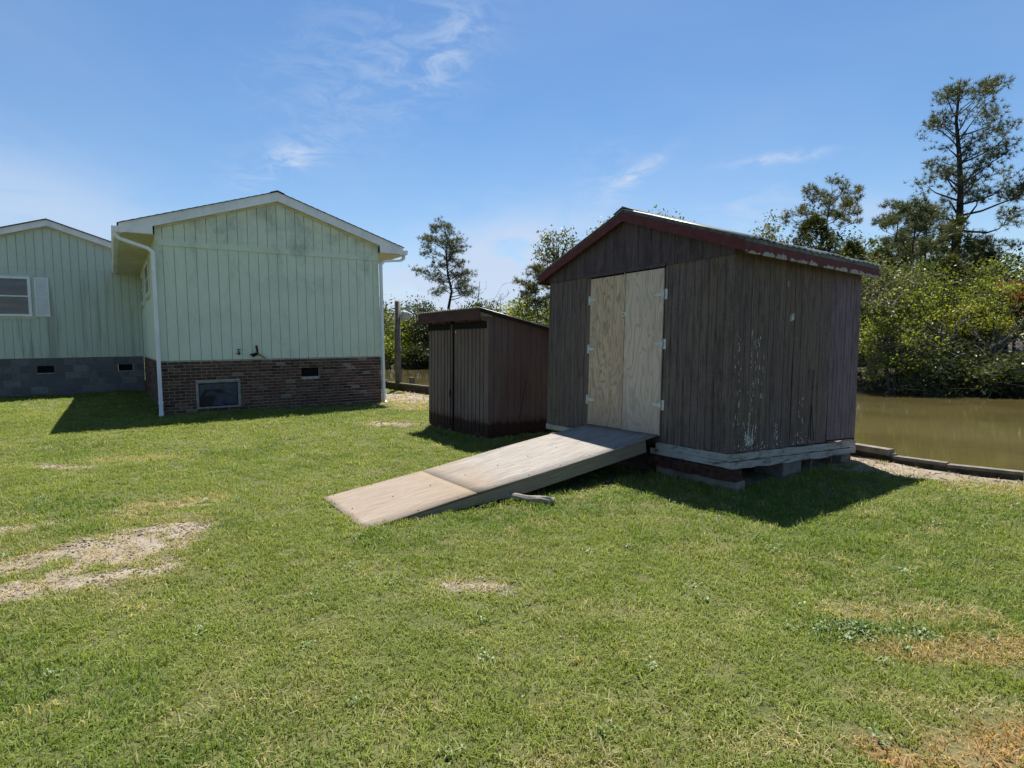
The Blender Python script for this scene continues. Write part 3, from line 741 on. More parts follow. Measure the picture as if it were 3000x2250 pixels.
    MB().sweep([(-.05, -.08, .16), (-.07, -.175, .04)], [(-.041, -.031), (.041, -.031), (.041, .031), (-.041, .031)], (.2, -1, 0)).build('kick_out', 'sash_white', d)
    d = MB().sweep([(WD + .66, -.05, 3.775), (WD + .655, -.05, 3.69), (WD + .58, -.05, 3.635), (WD + .12, -.06, 3.585), (WD + .035, -.06, 3.50), (WD + .03, -.055, .30), (WD + .03, -.06, .12), (WD + .045, -.15, .05)], rect, (.2, -1, 0)).build('downspout', 'white_paint', H)
    for z in (.33, 2.0): B('strap', 'white_paint', d, WD - .01, WD + .085, -.1, -.012, z, z + .025)
    # ---- windows in the left wall
    def sidewin(y0, y1, z0, z1):
        w = B('window', 'sash_white', H, -.03, -.0015, y0, y1, z0, z1)
        B('pane', 'window_glass', w, -.034, -.0305, y0 + .07, y1 - .07, z0 + .07, (z0 + z1) / 2 - .02); B('pane', 'window_glass', w, -.034, -.0305, y0 + .07, y1 - .07, (z0 + z1) / 2 + .02, z1 - .07)
        for a, b in ((y0 - .09, y0 - .002), (y1 + .002, y1 + .09)): B('trim', 'siding', w, -.022, -.0016, a, b, z0 - .05, z1 + .05)
        MB().prism([(-.0, z0 - .09), (-.07, z0 - .06), (-.07, z0 - .045), (-.0, z0 - .02)], y0 - .09, y1 + .09).build('sill', 'siding', w)
    sidewin(2.66, 3.98, 2.80, 3.60); sidewin(5.66, 6.75, 2.76, 3.58)
    # ---- wing
    WX, WZ, WS = -2.225, 5.247, .338
    wz = lambda q: WZ - WS * abs(q - WX)
    x0w = -6.3
    wg = MB().box(x0w, -.004, DV + .011, 16, ZB + .01, 3.81).prism([(x0w, 3.8), (2.0, 3.8), (WX + 1.6, wz(WX + 1.6) - .2), (WX, WZ - .2), (x0w, wz(x0w) - .2)], DV + .011, 16).build('wing_wall', 'siding_groove', H)
    xs = list(np.arange(-.10, x0w, -.2032)); xs = [-.004] + xs + [x0w]
    for b, a in zip(xs[:-1], xs[1:]):
        B('board', 'siding_wing', wg, a + .0045, b - .0045, DV, DV + .011, ZB, 3.835)
        t = lambda q: wz(q) - .24
        if min(t(a), t(b)) > 3.83:
            poly = [(a + .0045, 3.82), (b - .0045, 3.82), (b - .0045, t(b))] + ([(WX, t(WX))] if a < WX < b else []) + [(a + .0045, t(a))]
            MB().prism(poly, DV - .011, DV - .0005).build('gable_board', 'siding_wing', wg)
    # wing roof
    MB().prism([(-6.9, wz(-6.9)), (-6.9, wz(-6.9) - .03), (WX, WZ - .03), (1.9, wz(1.9) - .03), (1.9, wz(1.9)), (WX, WZ)], DV - .19, 16).build('wing_roof', 'shingle', H)
    for xe in (-6.9, 1.9):
        rk = rake(WX, WZ, WS, xe, DV - .157, DV - .135, .19, nm='wing_rake_board')
        z = lambda q: WZ - WS * abs(q - WX) - .2
        xin = max(xe, x0w)
        xin = min(xin, 0.3)
        MB().prism([(WX, z(WX) - .012), (xin, z(xin) - .012), (xin, z(xin)), (WX, z(WX))], DV - .134, DV - .012).build('rake_soffit', 'cream', H)
        MB().prism([(WX, z(WX) - .05), (xin, z(xin) - .05), (xin, z(xin) - .013), (WX, z(WX) - .013)], DV - .04, DV - .0125).build('rake_moulding', 'cream', H)
    # wing foundation of blocks
    wf = MB().box(x0w, -2.66, DV + .02, DV + .2, -.3, 1.225).box(-2.66, -2.27, DV + .02, DV + .2, -.3, .785).box(-2.66, -2.27, DV + .02, DV + .2, .995, 1.225).box(-2.27, -.7, DV + .02, DV + .2, -.3, 1.225)
    wf.box(-.7, -.3, DV + .02, DV + .2, -.3, .785).box(-.7, -.3, DV + .02, DV + .2, .985, 1.225).box(-.3, -.01, DV + .02, DV + .2, -.3, 1.225)
    wf = wf.build('block_foundation', 'block_mortar', H)
    holes = [(-2.655, -2.27, .785, .993), (-.695, -.305, .785, .985)]
    for r in range(7):
        zt = 1.20 - r * .203; zb = zt - .193; xx = -.015 + (.2 if r % 2 else 0)
        while xx > x0w:
            a, b = max(xx - .397, x0w + .01), min(xx - .006, -.012); xx -= .403
            if b - a < .03: continue
            segs = [(a, b)]
            for h0, h1, hz0, hz1 in holes:
                if zt > hz0 + .02 and zb < hz1 - .02:
                    ns = []
                    for p, q in segs:
                        if q <= h0 or p >= h1: ns.append((p, q))
                        else:
                            if p < h0 - .02: ns.append((p, h0 - .005))
                            if q > h1 + .02: ns.append((h1 + .005, q))
                    segs = ns
            for p, q in segs: B('block', 'foundation_block', wf, p, q, DV + .008 + random.uniform(-.003, .003), DV + .06, zb, zt)
    for h0, h1, z0, z1 in holes:
        v = B('foundation_vent', 'black_void', H, h0, h1, DV + .1, DV + .11, z0, z1); B('vent_sill', 'mortar', v, h0 - .01, h1 + .01, DV - .012, DV + .09, z0 - .018, z0 - .002)
        if h0 > -1: B('vent_jamb', 'mortar', v, h1 - .012, h1, DV + .0, DV + .09, z0, z1)
    # wing window
    wx0, wx1 = -3.86, -2.68
    w = B('window', 'sash_white', H, wx0 + .05, wx1 - .05, DV - .028, DV - .001, 2.48, 3.52)
    for nm, dd in (('frame', (wx0, wx0 + .075, DV - .05, DV - .0015, 2.43, 3.573)), ('frame', (wx1 - .075, wx1, DV - .05, DV - .0015, 2.43, 3.573)), ('frame', (wx0 + .075, wx1 - .075, DV - .05, DV - .0015, 3.50, 3.573)), ('frame', (wx0 + .075, wx1 - .075, DV - .05, DV - .0015, 2.43, 2.50))):
        B(nm, 'white_paint', w, *dd)
    B('pane', 'window_glass', w, wx0 + .076, wx1 - .076, DV - .033, DV - .0285, 3.03, 3.499); B('pane', 'window_glass', w, wx0 + .076, wx1 - .076, DV - .036, DV - .0285, 2.501, 2.99)
    B('meeting_rail', 'sash_white', w, wx0 + .076, wx1 - .076, DV - .045, DV - .0285, 2.991, 3.029)
    for a, b, c, dd in ((wx0 - .085, wx0 - .002, 2.35, 3.65), (wx1 + .002, wx1 + .08, 2.35, 3.65)): B('trim', 'siding_wing', w, a, b, DV - .02, DV - .001, c, dd)
    B('trim', 'siding_wing', w, wx0 - .002, wx1 + .002, DV - .02, DV - .001, 3.576, 3.65); B('trim', 'siding_wing', w, wx0 - .002, wx1 + .002, DV - .022, DV - .001, 2.35, 2.427)
    for sx0, sx1 in ((-2.60, -2.27), (-4.27, -3.95)):
        sh = B('shutter', 'sash_white', H, sx0 + .002, sx1 - .002, DV - .022, DV - .001, 2.434, 3.566)
        for a, b in ((sx0, sx0 + .04), (sx1 - .04, sx1)): B('stile', 'sash_white', sh, a, b, DV - .036, DV - .0225, 2.434, 3.566)
        for a, b in ((2.434, 2.49), (2.98, 3.02), (3.51, 3.566)): B('rail', 'sash_white', sh, sx0 + .041, sx1 - .041, DV - .036, DV - .0225, a, b)
        m = MB()
        for z0, z1 in ((2.495, 2.975), (3.025, 3.505)):
            z = z0
            while z + .03 < z1: m.add([(sx0 + .041, DV - .024, z + .03), (sx1 - .041, DV - .024, z + .03), (sx1 - .041, DV - .034, z), (sx0 + .041, DV - .034, z)], [(0, 1, 2, 3)]); z += .034
        tag(m.build('louvres', 'sash_white', sh), kind='stuff')
simple('plastic_flap', (.06, .08, .105), .4, .3, 8)
house()

# ------------------------------------------------------------------ big shed
def big_shed():
    ST, SU = -.0434, -.0069
    G = empty('storage_shed', (SHED[0], SHED[1], 0), (ST, SU, SHED[2]), 'large dark brown wooden shed with bare plywood double doors and red trim', 'shed')
    Wd, Dp, Z0, Z1 = 3.079, 2.527, .3775, 2.4075
    RX, RZ, SL = -1.54, 3.144, .3505
    rz = lambda q: RZ - SL * abs(q - RX)
    DL, DM, DR, DZ0, DZ1 = -2.1708, -1.535, -.9261, .4519, 2.366
    # front wall
    fw = MB().box(-Wd + .014, DL - .01, .0095, .05, Z0 + .01, 2.42).box(DR + .01, -.014, .0095, .05, Z0 + .01, 2.42).box(DL - .01, DR + .01, .0125, .05, 2.37, 2.42).prism([(-Wd + .02, 2.42), (-.02, 2.42), (RX, rz(RX) - .09)], .0125, .05).build('front_wall', 'black_void', G)
    def boards(x0, x1, step, z0, z1, mat, par, nm='board'):
        n = max(1, round((x1 - x0) / step)); e = [x0 + (x1 - x0) * i / n + (random.uniform(-.012, .012) if 0 < i < n else 0) for i in range(n + 1)]
        for a, b in zip(e[:-1], e[1:]): B(nm, mat, par, a + .003, b - .003, random.uniform(-.0025, .0), .012, z0 + random.uniform(-.004, .004), z1)
    boards(-Wd, DL - .012, .1016, Z0, 2.402, 'shed_wood', fw); boards(DR + .012, 0, .1016, Z0, 2.402, 'shed_wood', fw)
    # gable boards, lapped over the wall below
    n = 16; e = [-Wd + Wd * i / n + (random.uniform(-.03, .03) if 0 < i < n else 0) for i in range(n + 1)]
    for a, b in zip(e[:-1], e[1:]):
        a += .003; b -= .003; t = lambda q: max(rz(q) - .068, 2.425)
        poly = [(a, 2.40), (b, 2.40), (b, t(b))] + ([(RX, t(RX))] if a < RX < b else []) + [(a, t(a))]
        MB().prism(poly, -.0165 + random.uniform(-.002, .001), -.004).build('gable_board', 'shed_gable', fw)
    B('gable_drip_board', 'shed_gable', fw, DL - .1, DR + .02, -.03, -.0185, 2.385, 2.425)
    # right side wall : three siding sheets
    sw = MB().box(-.05, -.0095, .015, Dp - .015, Z0 + .01, 2.46).build('side_wall', 'black_void', G)
    for yy in (1.08, 1.852): B('seam', 'black_void', sw, -.0092, -.0065, yy - .03, yy + .012, Z0 + .01, 2.44)
    def sideboards(y0, y1, mat, step, out, z0, gap=None):
        n = max(1, round((y1 - y0) / step)); e = [y0 + (y1 - y0) * i / n + (random.uniform(-.01, .01) if 0 < i < n else 0) for i in range(n + 1)]
        for i, (a, b) in enumerate(zip(e[:-1], e[1:])):
            aa = a + (.003 if i or y0 < .02 else .004); bb = b - (.003 if i < n - 1 or y1 > Dp - .02 else .006); x1 = out + random.uniform(-.0, .0025)
            z = z0 + random.uniform(-.004, .004)
            if gap == 'end' and i == n - 1: V = [(aa, z), (bb - .022, z), (bb - .012, z + .5), (bb, z + 1.0), (bb, 2.45), (aa, 2.45)]
            elif gap == 'mid' and i == n - 1: V = [(aa, z), (bb - .006, z), (bb - .014, z + .75), (bb, z + 1.25), (bb, 2.45), (aa, 2.45)]
            else: V = [(aa, z), (bb, z), (bb, 2.45), (aa, 2.45)]
            MB().prism(V, -.012, x1, 'x').build('board', mat, sw)
    sideboards(.001, 1.08, 'shed_wood', .1016, 0, Z0 + .0, 'mid'); sideboards(1.08, 1.852, 'shed_wood', .125, .003, Z0 + .012, 'end'); sideboards(1.852, Dp, 'shed_wood_purple', .0845, -.003, Z0 + .03)
    # far walls
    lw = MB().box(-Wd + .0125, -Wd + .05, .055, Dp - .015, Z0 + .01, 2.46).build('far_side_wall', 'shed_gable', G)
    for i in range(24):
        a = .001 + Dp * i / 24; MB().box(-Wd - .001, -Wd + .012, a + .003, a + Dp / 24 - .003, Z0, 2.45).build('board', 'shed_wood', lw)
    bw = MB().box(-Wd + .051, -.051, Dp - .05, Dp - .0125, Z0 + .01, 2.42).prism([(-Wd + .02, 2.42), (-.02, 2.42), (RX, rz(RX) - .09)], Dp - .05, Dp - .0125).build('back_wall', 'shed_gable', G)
    for i in range(30):
        a = -Wd + Wd * i / 30; b = a + Wd / 30; t = lambda q: rz(q) - .075
        MB().prism([(a + .003, Z0), (b - .003, Z0), (b - .003, t(b)), (a + .003, t(a))], Dp - .012, Dp).build('board', 'shed_wood', bw)
    B('floor', 'grey_wood', G, -Wd + .02, -.02, .02, Dp - .02, Z0 + .005, Z0 + .06)
    # ---- doors
    for nm, a, b, mat, lab in (('door', DL, DM - .004, 'door_plywood_tan', 'tan plywood door leaf with swirling wood grain'), ('door', DM + .004, DR, 'door_plywood_grey', 'grey weathered plywood door leaf')):
        zt = DZ1 - (.0 if a < -2 else -.004); zb = DZ0 + (.012 if a < -2 else .0)
        d = B(nm, mat, G, a, b, -.016, .004, zb, zt, bevel=.002); tag(d, lab)
        for fr in ((.145, .48, .83) if a < -2 else (.155, .45, .815)):
            z = zt - (zt - zb) * fr; s = 1 if a < -2 else -1; xe = a if s > 0 else b
            h = MB().prism([(xe - s * .006, z - .024), (xe + s * .125, z - .009), (xe + s * .132, z), (xe + s * .125, z + .009), (xe - s * .006, z + .024)], -.0225, -.0165).build('hinge', 'galvanised', d)
            MB().box(min(xe - s * .012, xe - s * .050), max(xe - s * .012, xe - s * .050), -.0075, -.003, z - .058, z + .058).build('hinge_plate', 'galvanised', d)
            MB().tube([(xe - s * .009, -.021, z - .035), (xe - s * .009, -.021, z + .035)], .0075, 8).build('hinge_pin', 'galvanised', d)
            m = MB()
            for q in (.03, .075, .118): m.tube([(xe + s * q, -.0226, z), (xe + s * q, -.0255, z)], .006, 6)
            for q in (-.05, .05): m.tube([(xe - s * .035, -.0076, z + q), (xe - s * .035, -.0105, z + q)], .006, 6)
            tag(m.build('screws', 'galvanised', d), kind='stuff')
    zh = DZ1 - (DZ1 - DZ0) * .255
    hs = B('hasp', 'galvanised', G, DM - .045, DM + .055, -.0225, -.0165, zh - .028, zh + .028, bevel=.004); B('slot', 'black_void', hs, DM - .03, DM + .0, -.0232, -.0228, zh - .008, zh + .008)
    MB().tube([(DM - .02, -.023, zh), (DM - .02, -.04, zh), (DM - .005, -.04, zh)], .004, 6).build('staple', 'galvanised', hs)
    MB().box(DM - .02, DM - .008, -.02, -.01, DZ1 - .0, DZ1 + .03).build('top_stop', 'grey_wood', G)
    B('door_sill', 'shed_gable', G, DL - .01, DR + .01, .006, .08, Z0 + .0, DZ0 - .004)
    # door jamb edges
    for x in (DL - .011, DR + .002): B('jamb', 'black_void', G, x, x + .009, .0, .06, DZ0, 2.37)
    # ---- roof
    ov, of = .155, .085
    y0, y1 = -of, Dp + of
    MB().prism([(RX - 1.54 - ov, rz(ov) - .052), (RX, RZ - .052), (ov, rz(ov) - .052), (ov, rz(ov) - .012), (RX, RZ - .012), (-Wd - ov, rz(-Wd - ov) - .012)], y0 + .004, y1 - .004).build('roof_deck', 'roof_edge_grey', G)
    for sg, xe in ((1, ov + .015), (-1, -Wd - ov - .015)):
        n = 96; V = []; Fc = []
        for i in range(n + 1):
            yy = y0 - .012 + (y1 - y0 + .024) * i / n; w = .009 * math.sin(i * math.pi / 2) + (.004 * math.sin(yy * 5))
            for q, wob in ((RX, 0), (RX + sg * .8, .0), (xe, .006 * math.sin(yy * 9))):
                V.append((q, yy, rz(q) + w + wob))
        for i in range(n):
            for j in range(2):
                a = i * 3 + j; Fc.append((a, a + 1, a + 4, a + 3))
        o = MB().add(V, Fc).build('roof_sheet', 'roof_metal', G, True); md = o.modifiers.new('t', 'SOLIDIFY'); md.thickness = .008; md.offset = -1
    MB().prism([(RX - .16, rz(RX - .16) + .012), (RX, RZ + .014), (RX + .16, rz(RX + .16) + .012), (RX + .16, rz(RX + .16) + .019), (RX, RZ + .03), (RX - .16, rz(RX - .16) + .019)], y0 - .015, y1 + .015).build('ridge_cap', 'roof_edge_grey', G)
    for xe, mat in ((ov, 'red_board_peeling'), (-Wd - ov, 'red_board')):
        for ya, yb in ((y0 - .018, y0 + .003), (y1 - .003, y1 + .018)):
            z = lambda q: rz(q) - .042
            MB().prism([(RX, z(RX) - .108), (xe, z(xe) - .108), (xe, z(xe)), (RX, z(RX))], ya, yb).build('rake_board', 'red_board' , G)
        sg = 1 if xe > 0 else -1
        B('eave_board', mat, G, min(xe - sg * .02, xe + sg * .001), max(xe - sg * .02, xe + sg * .001), y0 + .0035, y1 - .0035, rz(xe) - .16, rz(xe) - .054)
        # rafters tails under the eave
        for i in range(6):
            yy = .03 + i * (Dp - .1) / 5
            xa, xb = (xe - sg * .021, 0 if sg > 0 else -Wd)
            MB().prism([(xa, rz(xa) - .13), (xb + sg * .004, rz(xb) - .13), (xb + sg * .004, rz(xb) - .053), (xa, rz(xa) - .053)], yy, yy + .04).build('rafter_tail', 'shed_gable', G)
    # ---- skirt boards and sill
    sk = MB().prism([(DR - .05, .295), (.012, .300), (.012, .372), (DR - .05, .372)], -.012, .03).build('skirt_board', 'peeling_white', G)
    MB().prism([(DR - .12, .236), (.018, .232), (.018, .292), (DR - .12, .30)], -.022, .03).build('skirt_board', 'peeling_white', G)
    MB().prism([(-Wd, .30), (DL - .02, .30), (DL - .02, .372), (-Wd, .372)], -.012, .03).build('skirt_board', 'peeling_white', G)
    def ragged(y0, y1, x0, x1, z0, z1, nm, amp):
        n = 22; V = []; Fc = []
        for i in range(n + 1):
            yy = y0 + (y1 - y0) * i / n; zz0 = z0 + random.uniform(-amp, amp); zz1 = z1 + random.uniform(-amp, amp) * .6; xx = x1 + random.uniform(-.006, .006)
            V += [(x0, yy, zz0), (xx, yy, zz0), (xx + random.uniform(-.004, .004), yy, (zz0 + zz1) / 2), (xx, yy, zz1), (x0, yy, zz1)]
        for i in range(n):
            for j in range(5):
                k = (j + 1) % 5; Fc.append((i * 5 + j, i * 5 + k, (i + 1) * 5 + k, (i + 1) * 5 + j))
        Fc += [(0, 1, 2, 3, 4), tuple(range(n * 5 + 4, n * 5 - 1, -1))]
        MB().add(V, Fc).build(nm, 'peeling_white', G)
    ragged(.02, Dp - .01, -.03, .012, .295, .372, 'skirt_board', .006); ragged(.012, Dp - .003, -.05, .02, .213, .288, 'sill_beam', .009)
    # red rotten joist under the front and floor joists
    n = 20; V = []; Fc = []
    for i in range(n + 1):
        xx = DR - .16 + (.10 - DR + .16) * i / n
        a, b = .10 + random.uniform(-.012, .012), .222 + random.uniform(-.008, .004); yy = -.012 + random.uniform(-.008, .008)
        V += [(xx, yy, a), (xx, yy, b), (xx, .08, b), (xx, .08, a)]
    for i in range(n):
        for j in range(4):
            k = (j + 1) % 4; Fc.append((i * 4 + j, i * 4 + k, (i + 1) * 4 + k, (i + 1) * 4 + j))
    Fc += [(0, 1, 2, 3), tuple(range(n * 4 + 3, n * 4 - 1, -1))]
    MB().add(V, Fc).build('rotten_joist', 'rotten_red', G)
    for yy in (.5, 1.0, 1.5, 2.0): B('floor_joist', 'shed_gable', G, -Wd + .06, -.06, yy, yy + .045, .225, Z0)
    for xx in (-2.9, -1.5): B('skid', 'shed_gable', G, xx, xx + .1, .1, Dp - .05, .08, .224)
    # lichen and paint scars on the side wall (thin crusts)
    m = MB()
    def stroke(y, z, L, wd, ang):
        c, s = math.cos(ang), math.sin(ang); o = .0052
        wd *= 1.5; P = [(-wd / 2, 0), (wd / 2, 0), (wd * .3, L), (-wd * .3, L)]
        m.add([(o + .0006 * random.random(), y + p * c - q * s, z + p * s + q * c) for p, q in P], [(0, 1, 2, 3)])
    r = random.Random(3)
    for i in range(34):                                  # fan near the corner
        a = r.gauss(0, .30); bx = .33 + r.gauss(0, .035); q = r.uniform(.01, .06); end = q + abs(r.gauss(.10, .06))
        while q < end:
            L = r.uniform(.02, .06); stroke(bx - math.sin(a) * q, .425 + math.cos(a) * q, L, r.uniform(.0025, .0055), a); q += L + r.uniform(.002, .03)
    for i in range(9):                                   # second, fir shaped scar
        h = i * .021; wd = .05 - i * .003
        for sg in (-1, 1):
            if r.random() < .8: stroke(.80 + sg * r.uniform(.004, .012), .475 + h, wd * r.uniform(.5, 1.), r.uniform(.003, .006), -sg * r.uniform(.7, 1.1))
    for i in range(70):                                  # loose streaks rising up the boards
        yy = r.choice((.06, .10, .13, .36, .40, .44, .52, .30)) + r.gauss(0, .014); zz = r.uniform(.62, 1.62); stroke(yy, zz, r.uniform(.012, .06) , r.uniform(.002, .006), r.gauss(0, .08))
    for i in range(40): stroke(r.uniform(.03, 1.5), .39 + abs(r.gauss(0, .03)), r.uniform(.006, .02), r.uniform(.004, .012), r.gauss(0, .2))
    for i in range(14): stroke(1.25 + r.gauss(0, .05), r.uniform(.45, .95), r.uniform(.012, .04), r.uniform(.003, .007), r.gauss(0, .12))
    for yy, zz in ((1.0, 1.78), (1.03, 1.79), (1.055, 1.80)): stroke(yy, zz, .075, .012, 0)
    stroke(.93, 2.15, .07, .006, 0)
    tag(m.build('lichen_scars', 'lichen', G), 'pale lichen scars on dark side boards', kind='stuff')
    # cracks and dead vine on the side wall
    m = MB()
    for pts in ([(.006, 1.50, 1.25), (.007, 1.49, 1.02), (.008, 1.49, .86), (.007, 1.46, .62), (.008, 1.44, .40)], [(.008, 1.49, .86), (.009, 1.51, .68), (.008, 1.57, .42)], [(.008, 1.49, .86), (.009, 1.48, .66), (.008, 1.50, .42)], [(.007, 1.45, 1.04), (.009, 1.55, 1.07)]):
        m.tube(pts, .0035, 5)
    m.build('dead_vine', 'wire_black', G)
    return G
simple('lichen', (.62, .63, .62), .95, .15, 30)
G = big_shed()
# supports under the shed: each one stands on the ground by itself
def pier(X0, X1, Y0, Y1, top, label, mat='concrete', name='concrete_block'):
    cx, cy = loc2w(SHED, (X0 + X1) / 2, (Y0 + Y1) / 2)
    hw, hd = (X1 - X0) / 2, (Y1 - Y0) / 2
    m = MB(); z = -.06
    o = empty(name, (cx, cy, 0), (0, 0, SHED[2]), label, 'block', 'supports under the sheds')
    n = max(1, round((top + .06) / .2)); h = (top + .06) / n
    for i in range(n):
        j = random.uniform(-.008, .008); B('block_face', mat, o, -hw + j, hw + j, -hd, hd, z + i * h, z + (i + 1) * h - .003, bevel=.006)
    return o
ctop = lambda Y, X=0: .205 - .0434 * Y + .0
pier(-.36, .0, .98, 1.34, ctop(1.1), 'concrete block pier under the middle of the big shed side')
pier(-.36, -.01, 2.26, 2.48, ctop(2.4), 'concrete block pier under the back corner of the big shed')
o = pier(-.98, .08, .01, .17, .10, 'low earthy timber footing under the front of the big shed', 'pole_wood', 'timber_footing'); o['category'] = 'footing'
pier(-3.06, -2.7, .05, .40, .21, 'concrete block pier under the front far corner of the big shed')
for Y, dx, h in ((1.56, .03, .21), (2.05, .0, .17)):
    x, yy = loc2w(SHED, -.03, Y); s = MB().tube([(0, 0, -.05), (dx, .01, h * .6), (dx * .6, .0, h)], .011, 6).build('stake', 'pole_wood'); s.location = (x, yy, 0)
    tag(s, 'thin wooden stake under the big shed sill, %s' % ('beside the middle pier' if Y < 1.8 else 'nearer the back corner pier'), 'stake')

# ------------------------------------------------------------------ ramp
def ramp():
    X, L, Wd, Zt, Zb = -1.548, 3.485, 1.214, .452, .008
    x, y = loc2w(SHED, X, 0)
    ang = math.atan2(Zt - Zb, L)
    o = empty('ramp', (x, y, Zt), (ang, 0, SHED[2]), 'weathered plywood ramp sloping from lawn up to the big shed doors', 'ramp')
    SLn = L / math.cos(ang); J = -(SLn - 1.085)
    h = Wd / 2
    def panel(y0, y1, nm, mat, lab):
        n = 14; m = 6; V = []; Fc = []
        for i in range(n + 1):
            for j in range(m + 1):
                yy = y0 + (y1 - y0) * i / n; xx = -h + Wd * j / m
                V.append((xx, yy, .006 * math.sin(yy * 2.3 + 1) * math.sin(xx * 2.) - .0))
        for i in range(n):
            for j in range(m):
                a = i * (m + 1) + j; Fc.append((a, a + 1, a + m + 2, a + m + 1))
        p = MB().add(V, Fc).build(nm, mat, o, True); md = p.modifiers.new('t', 'SOLIDIFY'); md.thickness = .016; md.offset = -1 if p.data.polygons[0].normal.z > 0 else 1
        tag(p, lab); return p
    panel(J + .003, .0, 'deck_panel', 'ramp_grey', 'long grey weathered plywood deck panel'); panel(-SLn, J - .003, 'deck_panel', 'ramp_tan', 'short tan plywood deck panel at the foot')
    for sx in (-1, 1):
        xa, xb = (h - .045, h - .006) if sx > 0 else (-h + .006, -h + .045)
        # stringer tapered at the foot so that it rests on the grass
        MB().prism([(-SLn + .02, -.022), (-SLn + .02, -.03), (-1.9, -.155), (-.20, -.155), (-.20, -.018), (-1.2, -.0185)], xa, xb, 'x').build('stringer', 'stringer_wood', o)
    MB().prism([(-SLn + .02, -.022), (-SLn + .02, -.03), (-1.9, -.155), (-.20, -.155), (-.20, -.0185)], -.02, .02, 'x').build('stringer', 'stringer_wood', o)
    for yy in (-.24, -1.5): B('cross_brace', 'stringer_wood', o, -h + .046, -.021, yy, yy + .038, -.15, -.03); B('cross_brace', 'stringer_wood', o, .021, h - .046, yy, yy + .038, -.15, -.03)
    m = MB()
    for yy in np.arange(-SLn + .1, -.05, .4):
        for xx in (-h + .03, 0, h - .03): m.tube([(xx, yy, .0035), (xx, yy, .0075)], .006, 6)
    tag(m.build('nail_heads', 'rust', o), kind='stuff')
    return o
ramp()

